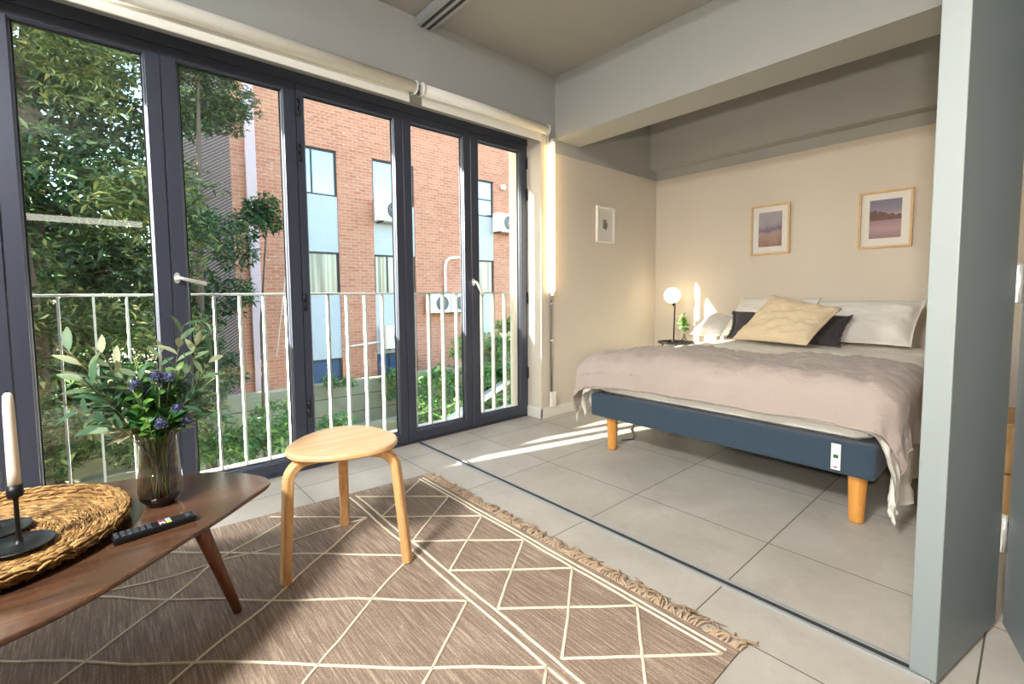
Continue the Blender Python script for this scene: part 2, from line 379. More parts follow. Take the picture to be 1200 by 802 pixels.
# ------------------------------------------------------------------ roller blinds
def blind(x0, x1, label, chain):
    root = empty('roller_blind', ((x0+x1)/2, W-0.045, 2.235), label, 'roller blind', 'white roller blinds rolled up above the glass doors')
    part(MB().tube([(x0, W-0.046, 2.212), (x1, W-0.046, 2.212)], 0.034, seg=32), 'fabric_roll', M['blind'], root)
    b = MB(); b.box(x0+0.012, x1-0.018, W-0.0150, W-0.0130, 2.150, 2.212, bev=0.0); b.box(x0+0.012, x1-0.018, W-0.019, W-0.009, 2.130, 2.152, bev=0.003)
    part(b, 'hem_bar', M['blind'], root)
    for xe, s in ((x0, -1), (x1, 1)):
        b = MB(); b.tube([(xe, W-0.046, 2.212), (xe+0.008*s, W-0.046, 2.212)], 0.040, seg=28); b.tube([(xe+0.008*s, W-0.046, 2.212), (xe+0.016*s, W-0.046, 2.212)], 0.016, seg=18)
        b.box(min(xe, xe+0.008*s), max(xe, xe+0.008*s), W-0.03, W-0.0005, 2.18, 2.25)
        part(b, 'bracket', M['white_metal'], root)
    if chain:
        b = MB()
        for dx in (-0.012, 0.0, 0.012): b.tube([(x1-0.004+dx, W-0.06, 2.185), (x1-0.002+dx, W-0.055, 2.15), (x1+dx, W-0.052, 2.10)], 0.002, seg=6)
        part(b, 'cord', M['chrome'], root)
blind(-0.98, 1.447, 'long white roller blind above the left glass doors', False)
blind(1.502, 2.562, 'shorter white roller blind above the two right glass doors', True)

# ------------------------------------------------------------------ vertical tube lamp on the pier
tx, ty = 2.645, W-0.032
tl = empty('tube_lamp', (tx, ty, 0.1), 'vertical glowing glass tube lamp fixed to the pale pier beside the doors', 'lamp')
M['tube_glow'] = emis('warm_tube_glow', (1.0, 0.74, 0.36, 1), 7.0)
part(MB().tube([(tx, ty, 1.0), (tx, ty, 2.135)], 0.0125, seg=20), 'glowing_tube', M['tube_glow'], tl, 'warm glowing glass tube')
for c0, c1, c2 in ((0.968, 1.0, 0.975), (2.135, 2.165, 2.145)):
    b = MB(); b.tube([(tx, ty, c0), (tx, ty, c1)], 0.0155, seg=16); b.box(tx-0.006, tx+0.006, ty, W-0.0005, c2, c2+0.015); part(b, 'end_cap', M['chrome'], tl)
part(MB().tube([(tx, ty+0.012, 0.968), (tx, W-0.012, 0.93), (tx, W-0.010, 0.6), (tx+0.002, W-0.010, 0.2)], 0.0085, seg=10), 'conduit', M['steel'], tl)
for z_ in (0.905, 0.615): part(MB().box(tx-0.014, tx+0.014, W-0.021, W-0.0005, z_-0.006, z_+0.006, bev=0.002), 'clip', M['chrome'], tl)
ob = empty('socket_box', (tx, W-0.02, 0.16), 'small white socket box at the foot of the tube lamp cable', 'socket')
part(MB().box(tx-0.026, tx+0.03, W-0.038, W-0.014, 0.088, 0.205, bev=0.004), 'cover', M['white_metal'], ob); part(MB().box(tx-0.012, tx+0.016, W-0.041, W-0.038, 0.12, 0.165, bev=0.001), 'rocker', M['white_metal'], ob)

# ------------------------------------------------------------------ folding partition (two leaves)
def leaf(p, q, th, side, z0, z1, name, label):
    p, q = Vector((*p, 0)), Vector((*q, 0)); d = (q-p).normalized(); n = Vector((-d.y, d.x, 0))*side; L = (q-p).length
    Rm = Matrix(((d.x, n.x, 0, p.x), (d.y, n.y, 0, p.y), (0, 0, 1, 0), (0, 0, 0, 1)))
    root = tag(empty(name, (p.x, p.y, 0)), label, 'partition panel', 'folding grey partition panels')
    part(MB().box(0, L, 0, th, z0, z1, bev=0.0025, xf=Rm), 'panel_board', M['panel'], root)
    return root, Rm, L
P1a, P1b = (1.500, 0.128), (1.915, 0.045)
r1, R1, L1 = leaf(P1a, P1b, 0.055, 1, 0.012, 2.575, 'partition_panel', 'grey partition panel nearest the bed, its pale edge facing the windows')
r2, R2, L2 = leaf((1.925, 0.032), (1.52, -0.075), 0.055, 1, 0.012, 2.575, 'partition_panel', 'dark grey partition panel folded back at the right frame edge')
for z_ in (0.28, 1.0, 1.7, 2.4):
    b = MB(); b.tube([(1.923, 0.040, z_-0.055), (1.923, 0.040, z_+0.055)], 0.0075, seg=12); b.box(1.905, 1.921, 0.041, 0.0445, z_-0.05, z_+0.05)
    part(b, 'hinge', M['chrome'], r1, 'steel hinge')
part(MB().tube([(1.535, 0.145, 2.5751), (1.535, 0.145, 2.6)], 0.008), 'roller', M['chrome'], r1)
part(MB().tube([(1.535, -0.045, 2.5751), (1.535, -0.045, 2.6)], 0.008), 'roller', M['chrome'], r2)

# ------------------------------------------------------------------ pictures
def landscape_mat():
    m = NT('lake_print'); v = m.coord('Generated'); sp = m.n('ShaderNodeSeparateXYZ'); m.l(v, sp.inputs[0])
    n = m.noise(v, 9, 4); n1 = m.noise(m.coord('Generated', (1, 1.5, 14)), 5, 3)
    h = m.math('ADD', sp.outputs[2], m.math('MULTIPLY', m.math('SUBTRACT', n, 0.5), 0.22))
    sky_ = m.ramp(m.math('ADD', sp.outputs[2], m.math('MULTIPLY', n1, 0.12)), [(0.55, srgb(196, 172, 178)), (0.8, srgb(140, 132, 152)), (1.0, srgb(124, 120, 146))])
    low = m.ramp(m.math('ADD', sp.outputs[2], m.math('MULTIPLY', n1, 0.1)), [(0.0, srgb(142, 112, 120)), (0.3, srgb(186, 152, 158)), (0.5, srgb(160, 128, 136))])
    trees = m.mix(n, srgb(70, 50, 56), srgb(140, 98, 84))
    t_top = m.math('ADD', 0.66, m.math('MULTIPLY', m.math('SUBTRACT', 0.5, sp.outputs[1]), -0.16))
    c = m.mix(m.math('GREATER_THAN', h, t_top), trees, sky_); c = m.mix(m.math('LESS_THAN', sp.outputs[2], 0.47), c, low)
    m.set(Base_Color=c, Roughness=0.6); return m.m
def arch_mat():
    m = NT('building_print'); v = m.coord('Generated'); sp = m.n('ShaderNodeSeparateXYZ'); m.l(v, sp.inputs[0])
    n = m.noise(v, 3, 4); k = m.math('ADD', sp.outputs[2], m.math('MULTIPLY', m.math('SUBTRACT', n, 0.5), 0.3))
    c = m.ramp(k, [(0.0, srgb(150, 110, 92)), (0.38, srgb(172, 142, 134)), (0.48, srgb(110, 102, 122)), (0.62, srgb(160, 150, 160)), (1.0, srgb(172, 166, 172))])
    m.set(Base_Color=c, Roughness=0.6); return m.m
def picture(name, label, origin, u, nrm, wd, ht, fw, mat_, art, artmat, depth=0.022, glassy=True, group=None):
    """origin: lower left of the frame on the wall; u: direction to the right, nrm: into the room"""
    o = Vector(origin); u = Vector(u); n = Vector(nrm); z_ = Vector((0, 0, 1))
    Rm = Matrix(((u.x, n.x, 0, o.x), (u.y, n.y, 0, o.y), (0, 0, 1, o.z), (0, 0, 0, 1)))
    root = empty(name, o, label, 'picture', group)
    b = MB()
    for (a0, a1, c0, c1) in ((0, wd, 0, fw), (0, wd, ht-fw, ht), (0, fw, fw, ht-fw), (wd-fw, wd, fw, ht-fw)): b.box(a0, a1, 0.001, depth, c0, c1, xf=Rm, bev=0.0015)
    part(b, 'frame', mat_, root)
    part(MB().box(fw, wd-fw, 0.002, 0.008, fw, ht-fw, xf=Rm), 'mat_board', M['paper'], root)
    m0, m1, m2, m3 = art
    if artmat: part(MB().box(m0, wd-m1, 0.0082, 0.0092, m2, ht-m3, xf=Rm), 'print', artmat, root)
    if glassy: part(MB().box(fw, wd-fw, 0.013, 0.0145, fw, ht-fw, xf=Rm), 'glass', M['frame_glass'], root)
    return root, Rm
picture('picture_frame', 'larger oak framed lake landscape print, on the right over the bed', (BX, 0.893, 1.287), (0, -1, 0), (-1, 0, 0), 0.303, 0.398, 0.015, M['oak_frame'], (0.062, 0.062, 0.068, 0.062), landscape_mat(), group='framed prints over the bed')
picture('picture_frame', 'smaller oak framed print of a hazy building, on the left over the bed', (BX, 1.640, 1.290), (0, -1, 0), (-1, 0, 0), 0.297, 0.408, 0.015, M['oak_frame'], (0.060, 0.060, 0.066, 0.060), arch_mat(), group='framed prints over the bed')
pr, Rp = picture('picture_frame', 'small white framed dark flower drawing on the wall beside the doors', (3.208, W, 1.424), (1, 0, 0), (0, -1, 0), 0.245, 0.31, 0.014, M['white_metal'], (0, 0, 0, 0), None, glassy=True)
b = MB()
for k in range(15):
    a = k*2.4; r_ = 0.008*math.sqrt(k); cx, cz = 0.122+r_*math.cos(a), 0.155+r_*math.sin(a)*1.4
    b.tube([Rp @ Vector((cx+0.009*math.cos(q), 0.0092, cz+0.010*math.sin(q))) for q in np.linspace(0, 2*PI, 12)], 0.002, seg=5)
part(b, 'print', M['black_plastic'], pr, 'dark flower drawing')

# ------------------------------------------------------------------ rug
def rug_mat():
    m = NT('rug_weave'); v = m.coord('Object', (160, 7, 1)); n = m.noise(v, 1.0, 4, 0.7, 0.3); v2 = m.coord('Object', (3, 3, 3)); n2 = m.noise(v2, 1.5, 3)
    v3 = m.coord('Object', (260, 120, 1)); n3 = m.noise(v3, 1.0, 2)
    k = m.math('ADD', m.math('MULTIPLY', n, 0.65), m.math('ADD', m.math('MULTIPLY', n2, 0.15), m.math('MULTIPLY', n3, 0.2)))
    m.set(Base_Color=m.ramp(k, [(0.32, srgb(110, 91, 78)), (0.5, srgb(149, 127, 110)), (0.66, srgb(200, 180, 157))]), Roughness=0.95)
    m.bump(m.math('ADD', n, n3), 0.5, 0.003); return m.m
M['rug'] = rug_mat(); M['cord'] = simple('cream_wool', srgb(244, 230, 202), 0.95, bump=(300, 0.6, 0.002)); M['fringe'] = simple('fringe_wool', srgb(188, 162, 134), 0.95, bump=(300, 0.5, 0.002))
rug = MB(); RT = 0.006
def rug_edge_top(x_): return 2.172 - 0.092*(x_-1.262)      # slightly skewed far edge
outline = [(-1.25, 0.50), (1.262, 0.50), (1.268, 1.3), (1.262, rug_edge_top(1.262)), (0.45, rug_edge_top(0.45)), (-0.4, rug_edge_top(-0.4)), (-1.25, rug_edge_top(-1.25))]
rug.prism(outline, 0.0006, RT, M['rug'])
def cord(pts, wob=0.006, r=0.0048):
    out = []
    for i in range(len(pts)-1):
        p, q = Vector((*pts[i], 0)), Vector((*pts[i+1], 0)); n = max(2, int((q-p).length/0.025)); perp = Vector((-(q-p).y, (q-p).x, 0)).normalized()
        for k in range(n if i < len(pts)-2 else n+1):
            c = p+(q-p)*(k/n); off = perp*(noise.noise(Vector((c.x*4, c.y*4, 3)))*wob+noise.noise(Vector((c.x*25, c.y*25, 7)))*0.0018); out.append((c.x+off.x, c.y+off.y, RT+0.001))
    rug.tube(out, r, M['cord'], seg=6, sx=0.55)
def clip_top(p, q):   # clip a line to the rug
    x0, y0 = p; x1, y1 = q
    yt = lambda x_: rug_edge_top(x_)-0.03
    if y1 > yt(x1):
        lo, hi = 0.0, 1.0
        for _ in range(30):
            mid = (lo+hi)/2; xx, yy = x0+(x1-x0)*mid, y0+(y1-y0)*mid
            if yy > yt(xx): hi = mid
            else: lo = mid
        x1, y1 = x0+(x1-x0)*lo, y0+(y1-y0)*lo
    if y1 < 0.52:
        t = (0.52-y0)/(y1-y0); x1, y1 = x0+(x1-x0)*t, 0.52
    return (x0, y0), (x1, y1)
for xx in (1.215, 1.236): cord([(xx, 2.135), (xx-0.004, 0.525)], 0.003)
for xx in (0.868, 0.836): cord([(xx+0.012, 2.165), (xx-0.012, 0.52)], 0.006)
RB = [2.119, 1.85, 1.583, 1.319, 1.056, 0.791, 0.527]; LB = [2.154, 1.878, 1.605, 1.340, 1.073, 0.803, 0.535]
for i in range(7):
    if i < 6: cord([(1.208, RB[i+1]), (0.875, LB[i])]); cord([(1.208, RB[i]), (0.875, LB[i+1])])
MY = [1.915, 1.523, 1.166, 0.805]
for k, y_ in enumerate(MY):
    p, q = clip_top((0.825, y_), (-1.2, y_+0.93*2.025)); cord([p, q], 0.02)
    p, q = clip_top((0.825, y_), (-1.2, y_-0.68*2.025)); cord([p, q], 0.02)
cord([(0.60, 2.15), (0.26, 1.968), (-0.13, 1.605), (-0.9, 0.95)], 0.02); cord([(0.82, 1.905), (0.39, 1.94), (-0.02, 2.0), (-0.6, 2.12)], 0.02)
for y_ in (2.05, 1.7): cord([(-0.3, y_), (-1.15, y_-0.8)], 0.02)
ro = empty('rug', (0.0, 1.33, 0.0), 'brown flat woven rug with cream diamond lines and a fringed end', 'rug')
rob = part(rug, 'woven_field', M['rug'], ro)
fr = MB()
y_ = 0.50
while y_ < 2.165:
    if random.random() < 0.9:
        L_ = random.uniform(0.035, 0.075); a = random.gauss(0, 0.55); x_ = 1.262; pts = []
        for k in range(6):
            t = k/5; a2 = a+random.gauss(0, 0.35)*t; pts.append((x_-0.004+L_*t*math.cos(a*0.8), y_+L_*t*math.sin(a2), 0.003+0.011*math.sin(PI*min(1, t*1.1))*random.uniform(0.4, 1)+0.002))
        fr.tube(pts, [0.0028, 0.003, 0.003, 0.003, 0.0035, 0.001], seg=5)
    y_ += random.uniform(0.0045, 0.008)
part(fr, 'fringe', M['fringe'], ro, 'frayed tan fringe').__setitem__('kind', 'stuff')

# ------------------------------------------------------------------ stool
SC = Vector((0.640, 1.675, 0.0))
st = empty('stool', SC, 'pale birch three legged stool standing on the rug', 'stool')
feet = [Vector((0.419, 1.650, 0)), Vector((0.727, 1.916, 0)), Vector((0.793, 1.492, 0))]
angs = [math.atan2((f_-SC).y, (f_-SC).x) for f_ in feet]
def seat_r(t):
    return 0.171+0.028*sum(math.exp(4.5*(math.cos(t-a)-1)) for a in angs)
outl = [(SC.x+seat_r(t)*math.cos(t), SC.y+seat_r(t)*math.sin(t)) for t in np.linspace(0, 2*PI, 97)[:-1]]
part(MB().prism(outl, 0.430, 0.452, None, bev=0.006), 'seat', M['birch'], st)
for f_, a in zip(feet, angs):
    d = Vector((math.cos(a), math.sin(a), 0)); side = Vector((-d.y, d.x, 0)); foot = Vector((f_.x, f_.y, 0.0095)); pts = []
    rtop = 0.203; zt = 0.412; rf = (f_-SC).length
    for r_ in (0.055, 0.10, rtop-0.062): pts.append(SC+d*r_+Vector((0, 0, zt+0.0)))
    for k in range(1, 9):
        w_ = k/8*math.radians(84); pts.append(SC+d*(rtop-0.062+0.062*math.sin(w_))+Vector((0, 0, zt-0.062*(1-math.cos(w_)))))
    last = pts[-1]
    for t in (0.33, 0.66, 1.0): pts.append(last.lerp(foot, t))
    lg = MB().rect_sweep(pts, 0.038, 0.030, side); part(lg, 'leg', M['birch_leg'], st)

# ------------------------------------------------------------------ coffee table
TZ = 0.40
tb = empty('coffee_table', (-0.25, 1.58, 0), 'dark walnut rounded triangular coffee table at the left, on splayed legs', 'table')
ctrl = [(0.372, 1.600), (0.352, 1.668), (0.30, 1.748), (0.215, 1.822), (0.05, 1.905), (-0.15, 1.965), (-0.40, 2.0), (-0.65, 1.99), (-0.84, 1.92), (-0.93, 1.78), (-0.92, 1.58), (-0.84, 1.38), (-0.68, 1.21), (-0.50, 1.12), (-0.33, 1.105), (-0.161, 1.145), (-0.03, 1.212), (0.10, 1.320), (0.21, 1.412), (0.31, 1.508), (0.36, 1.558)]
def catmull(P, n):
    out = []; m_ = len(P)
    for i in range(m_):
        p0, p1, p2, p3 = (Vector((*P[(i+k) % m_], 0)) for k in (-1, 0, 1, 2))
        for k in range(n):
            t = k/n; q = 0.5*((2*p1)+(-p0+p2)*t+(2*p0-5*p1+4*p2-p3)*t*t+(-p0+3*p1-3*p2+p3)*t*t*t); out.append((q.x, q.y))
    return out
part(MB().prism(catmull(ctrl, 5), TZ-0.020, TZ, None, bev=0.006, inset=0.02), 'tabletop', M['walnut'], tb)
for (fx, fy), (ux, uy) in (((0.268, 1.607), (0.16, 1.585)), ((-0.80, 1.98), (-0.70, 1.87)), ((-0.62, 1.16), (-0.56, 1.26))):
    t_ = Vector((ux, uy, TZ-0.021)); f_ = Vector((fx, fy, RT+0.0005 if fx > 0 else RT+0.0005))
    part(MB().tube([f_, f_.lerp(t_, 0.03), f_.lerp(t_, 0.9), t_], [0.0115, 0.013, 0.022, 0.022], seg=20), 'leg', M['walnut_leg'], tb)

# woven tray
def straw_mat():
    m = NT('seagrass'); geo = m.n('ShaderNodeNewGeometry'); n = m.noise(m.coord('Object', (60, 60, 60)), 3, 3)
    k = m.math('ADD', m.math('MULTIPLY', geo.outputs['Random Per Island'], 0.7), m.math('MULTIPLY', n, 0.3))
    m.set(Base_Color=m.ramp(k, [(0.1, srgb(96, 64, 30)), (0.45, srgb(152, 112, 60)), (0.9, srgb(208, 170, 108))]), Roughness=0.65); return m.m
M['straw'] = straw_mat()
TC = Vector((-0.272, 1.605, TZ)); TR = 0.30
ty_ = empty('woven_tray', TC, 'round woven seagrass tray with a raised rim on the walnut table', 'tray')
b = MB(); b.lathe([(0.0001, 0.003), (0.24, 0.003), (0.275, 0.010), (0.292, 0.036), (0.297, 0.040), (0.300, 0.036), (0.282, 0.006), (0.24, 0.0012), (0.0001, 0.0012)], seg=72, c=TC)
part(b, 'backing', M['straw'], ty_)
b = MB()
def strand(r_, a, da, z_, thick, dr=0.0, dz=0.0):
    pts = []
    for k in range(5):
        t = k/4-0.5; rr = r_+dr*t; aa = a+da*t; bul = math.cos(t*PI)*0.0035
        pts.append((TC.x+rr*math.cos(aa), TC.y+rr*math.sin(aa), TC.z+z_+dz*t+bul))
    b.tube(pts, [thick*0.5, thick, thick*1.05, thick, thick*0.5], seg=5)
r_ = 0.012
while r_ < 0.268:
    n_ = max(5, int(2*PI*r_/0.014))
    for k in range(n_):
        a = 2*PI*(k+random.random()*0.5)/n_
        strand(r_+random.uniform(-0.002, 0.002), a, 0.030/max(r_, 0.02), 0.004, random.uniform(0.0015, 0.0027), dr=random.choice((-1, 1))*0.007)
    r_ += 0.0066
for rr, zz in ((0.272, 0.012), (0.281, 0.021), (0.287, 0.030), (0.292, 0.037), (0.298, 0.035), (0.300, 0.027), (0.294, 0.018), (0.286, 0.010)):
    n_ = 150
    for k in range(n_):
        a = 2*PI*(k+random.random()*0.5)/n_; strand(rr+random.uniform(-0.002, 0.002), a, 0.10, zz-0.001, random.uniform(0.0022, 0.0034), dr=random.uniform(-0.007, 0.007), dz=random.choice((-1, 1))*0.008)
part(b, 'weave', M['straw'], ty_).__setitem__('kind', 'stuff')

def candle_holder(px, py, label, lab2, cz=TZ+0.0175, tall=True):
    r = empty('candle_holder', (px, py, cz), label, 'candle holder', 'black iron candle holders on the tray')
    b = MB(); b.lathe([(0.0001, 0.0), (0.060, 0.0), (0.062, 0.0015), (0.0615, 0.0045), (0.059, 0.0045), (0.056, 0.0022), (0.02, 0.0035), (0.009, 0.008), (0.0055, 0.018), (0.0045, 0.04), (0.0045, 0.105), (0.0065, 0.112), (0.013, 0.114), (0.0145, 0.118), (0.0145, 0.142), (0.012, 0.142), (0.012, 0.125), (0.0001, 0.125)], seg=48, c=(px, py, cz))
    b.build('x'); o = bpy.data.objects['x']; bpy.data.objects.remove(o)
    part(b, 'stand', M['black_metal'], r)
    c = empty('candle', (px, py, cz+0.125), lab2, 'candle', 'ivory taper candles')
    b = MB(); b.lathe([(0.0001, 0.0003), (0.0112, 0.0003), (0.0112, 0.05), (0.0098, 0.20), (0.0085, 0.222), (0.005, 0.228), (0.0001, 0.229)], seg=28, c=(px, py, cz+0.1252)); part(b, 'wax', M['wax'], c)
    part(MB().tube([(px, py, cz+0.354), (px+0.001, py, cz+0.363)], 0.0011, seg=6), 'wick', M['black_plastic'], c)
candle_holder(-0.172, 1.525, 'black iron candle holder in front on the woven tray', 'tall ivory candle in the front black holder')
candle_holder(-0.222, 1.655, 'black iron candle holder behind on the woven tray, cut by the frame edge', 'ivory candle in the rear black holder')

# remote control
RC = Vector((0.071, 1.436, TZ)); ra = math.atan2(1.447-1.428, 0.150+0.009)
rm = empty('remote_control', RC, 'slim black remote control lying on the walnut table', 'remote control')
Rr = Matrix.Translation(RC) @ Matrix.Rotation(ra, 4, 'Z')
part(MB().box(-0.084, 0.084, -0.0205, 0.0205, 0.0006, 0.0165, xf=Rr, bev=0.004), 'body', M['black_plastic'], rm)
for i in range(8):
    for j in range(3):
        xx = -0.076+i*0.0125; yy = (j-1)*0.0125
        if i == 6: continue
        part(MB().box(xx-0.004, xx+0.004, yy-0.0042, yy+0.0042, 0.0164, 0.0182, xf=Rr, bev=0.0008), 'button', M['greykey'], rm)
for k, (mm, xx, yy) in enumerate((('red', 0.012, 0.008), ('whitekey', 0.012, -0.008), ('bluekey', 0.026, 0.008), ('yellow', 0.026, -0.008))):
    part(MB().box(xx-0.0055, xx+0.0055, yy-0.0068, yy+0.0068, 0.0164, 0.0182, xf=Rr, bev=0.0008), 'button', M[mm], rm, ['red button', 'white button', 'pale blue button', 'yellow button'][k])
part(MB().box(0.062, 0.072, -0.009, 0.009, 0.0164, 0.0169, xf=Rr), 'maker_mark', M['greykey'], rm)

# vase
VC = Vector((0.097, 1.622, TZ))
va = empty('glass_vase', VC, 'smoked ribbed glass vase of water on the walnut table', 'vase')
prof = [(0.030, 0.0), (0.036, 0.001), (0.0385, 0.006), (0.040, 0.010), (0.0475, 0.018), (0.0515, 0.032), (0.0508, 0.055), (0.0480, 0.10), (0.0450, 0.145), (0.0420, 0.190), (0.0410, 0.1915), (0.0398, 0.190)]
inn = [(0.0405, 0.145), (0.0442, 0.10), (0.0474, 0.06), (0.0476, 0.036), (0.043, 0.022), (0.03, 0.014), (0.0001, 0.012)]
part(MB().lathe([(0.0001, 0.0)]+prof[:6], seg=96, c=VC, rib=0.010, nrib=24), 'base', M['smoke_base'], va, 'darker glass base')
part(MB().lathe(prof[5:], seg=96, c=VC, rib=0.02, nrib=30), 'body', M['smoke_glass'], va)
wt = MB().lathe([(0.0001, 0.105), (0.044, 0.105), (0.0465, 0.06), (0.0468, 0.036), (0.041, 0.024), (0.0001, 0.016)], seg=48, c=VC)
part(wt, 'water', M['water'], va)

# ------------------------------------------------------------------ leaves
def leaf_mat(name, stops, rough=0.5, trans=0.35, vein=True):
    m = NT(name); geo = m.n('ShaderNodeNewGeometry')
    n = m.noise(m.coord('Object'), 14, 2); k = m.math('ADD', m.math('MULTIPLY', geo.outputs['Random Per Island'], 0.85), m.math('MULTIPLY', n, 0.15))
    c = m.ramp(k, stops); m.set(Base_Color=c, Roughness=rough)
    if trans:
        tl_ = m.n('ShaderNodeBsdfTranslucent'); m.l(c, tl_.inputs[0]); mx = m.n('ShaderNodeMixShader'); mx.inputs[0].default_value = trans
        m.l(m.p.outputs[0], mx.inputs[1]); m.l(tl_.outputs[0], mx.inputs[2]); m.l(mx.outputs[0], m.out.inputs[0])
    return m.m
def leaf_geo(mb, p, d, n, L, wd, droop=0.15, mat=None, segs=4):
    p = Vector(p); d = Vector(d).normalized(); n = Vector(n); s = d.cross(n)
    if s.length < 1e-4: s = d.orthogonal()
    s.normalize(); n = s.cross(d); vs = []; fs = []
    for k in range(segs+1):
        t = k/segs; ww = wd*0.5*math.sin(PI*min(1, t*0.93+0.05))**0.8 if 0 < k < segs else wd*0.04
        c = p+d*L*t+n*(-droop*L*t*t); vs += [c-s*ww+n*ww*0.25, c, c+s*ww+n*ww*0.25]
    for k in range(segs):
        a = k*3; fs += [(a, a+1, a+4, a+3), (a+1, a+2, a+5, a+4)]
    mb.add(vs, fs, mat, True)
M['leaf_olive'] = leaf_mat('olive_leaf', [(0.0, srgb(40, 82, 56)), (0.35, srgb(84, 122, 84)), (0.65, srgb(164, 170, 132)), (1.0, srgb(206, 200, 166))], 0.55, 0.3)
M['leaf_green'] = leaf_mat('green_leaf', [(0.0, srgb(30, 82, 40)), (0.5, srgb(70, 130, 52)), (1.0, srgb(140, 178, 74))], 0.5, 0.3)
M['stem'] = simple('green_stem', srgb(128, 140, 84), 0.6); M['stem_brown'] = simple('brown_stem', srgb(134, 118, 90), 0.7)
M['thistle'] = simple('blue_thistle', srgb(84, 90, 122), 0.7, var=0.25, vscale=80)
bq = empty('flower_bouquet', VC+Vector((0, 0, 0.02)), 'bouquet of olive sprigs and blue thistles standing in the smoked glass vase', 'flowers')
def bez(p0, p1, p2, n):
    p0, p1, p2 = Vector(p0), Vector(p1), Vector(p2)
    return [p0*(1-t)**2+p1*2*t*(1-t)+p2*t*t for t in [k/n for k in range(n+1)]]
sprigs = [((-0.070, 1.60, 0.850), 0.062, 14), ((-0.010, 1.64, 0.835), 0.062, 14), ((0.170, 1.63, 0.900), 0.060, 16), ((0.232, 1.60, 0.805), 0.058, 15), ((-0.075, 1.64, 0.70), 0.058, 12), ((0.055, 1.57, 0.775), 0.055, 12), ((0.205, 1.60, 0.72), 0.055, 13), ((-0.02, 1.56, 0.66), 0.058, 11), ((0.12, 1.70, 0.82), 0.055, 13), ((-0.045, 1.66, 0.775), 0.055, 12), ((0.165, 1.56, 0.70), 0.055, 10), ((0.02, 1.60, 0.80), 0.055, 14), ((0.14, 1.65, 0.76), 0.055, 14), ((-0.055, 1.58, 0.79), 0.06, 13), ((0.205, 1.63, 0.86), 0.058, 14), ((0.19, 1.58, 0.65), 0.055, 9), ((0.0, 1.59, 0.70), 0.055, 12)]
for (tip, LL, n_) in sprigs:
    tip = Vector(tip); base = VC+Vector((random.uniform(-.018, .018), random.uniform(-.018, .018), 0.022)); neck = VC+Vector(((tip.x-VC.x)*0.12, (tip.y-VC.y)*0.15, 0.19))
    pts = bez(base, neck*1.0+Vector((0, 0, 0.02)), tip, 16); b = MB()
    b.tube(pts, [0.0022*(1-0.6*k/16) for k in range(17)], M['stem_brown'], seg=6)
    for k in range(n_):
        t = 0.42+0.58*(k+1)/n_; i = min(15, int(t*16)); p = pts[i].lerp(pts[i+1], t*16-i) if t < 1 else pts[-1]
        if p.z < VC.z+0.205: continue
        tg = (pts[min(16, i+1)]-pts[i]).normalized(); a = k*2.4+random.random()*0.7; o_ = tg.orthogonal().normalized(); o_.rotate(Matrix.Rotation(a, 3, tg))
        d = (tg*random.uniform(0.55, 1.1)+o_*random.uniform(0.5, 1.0)).normalized()
        leaf_geo(b, p, d, tg+o_*0.2+Vector((0, -0.5, 0.3)), LL*random.uniform(0.75, 1.2), LL*random.uniform(0.26, 0.38), random.uniform(-0.1, 0.35), M['leaf_olive'])
    part(b, 'olive_sprig', None, bq)
for k in range(17):
    a = k*2.39; rr = 0.035+0.045*(k % 4)/3; tip = VC+Vector((rr*math.cos(a)*1.2, rr*math.sin(a), 0.26+0.04*(k % 5)))
    base = VC+Vector((random.uniform(-.018, .018), random.uniform(-.018, .018), 0.022)); pts = bez(base, VC+Vector(((tip.x-VC.x)*.15, (tip.y-VC.y)*.15, 0.19)), tip, 12); b = MB(); b.tube(pts, 0.0016, M['stem'], seg=6)
    for j in range(24):
        t = 0.55+0.45*random.random(); i = min(11, int(t*12)); p = pts[i]
        if p.z < VC.z+0.20: continue
        d = Vector((random.gauss(0, 1), random.gauss(0, 1), random.gauss(0.5, 0.6))); L_ = random.uniform(0.03, 0.055); leaf_geo(b, p, d, (random.gauss(0, .4), -0.6, 1), L_, L_*0.42, 0.2, M['leaf_green'])
    part(b, 'green_sprig', None, bq)
for (x_, y_, z_) in ((0.052, 1.575, 0.752), (0.112, 1.585, 0.762), (0.128, 1.570, 0.765), (0.095, 1.575, 0.772), (0.142, 1.575, 0.675), (0.158, 1.565, 0.640), (0.100, 1.545, 0.645), (0.075, 1.60, 0.73), (0.118, 1.60, 0.722)):
    c = Vector((x_, y_, z_)); b = MB(); rr = 0.0115
    pts = bez(VC+Vector((random.uniform(-.018, .018), random.uniform(-.018, .018), 0.022)), VC+Vector(((x_-VC.x)*.15, (y_-VC.y)*.15, 0.19)), c, 10); b.tube(pts, 0.0014, M['stem'], seg=6)
    b.lathe([(0.0001, -rr)]+[(rr*0.8*math.cos(q), rr*1.1*math.sin(q)) for q in np.linspace(-1.2, 1.2, 7)]+[(0.0001, rr*1.1)], M['thistle'], 12, c)
    for k in range(70):
        q = Vector((random.gauss(0, 1), random.gauss(0, 1), random.gauss(0.2, 1))).normalized(); b.tube([c+q*rr*0.8, c+q*rr*1.5], [0.0013, 0.0003], M['thistle'], seg=4)
    for k in range(9):
        a = 2*PI*k/9; leaf_geo(b, c-Vector((0, 0, rr*0.7)), (math.cos(a), math.sin(a), -0.1), (0, 0, 1), 0.023, 0.006, 0.0, M['thistle'], 3)
    part(b, 'thistle', None, bq, 'blue spiky thistle')

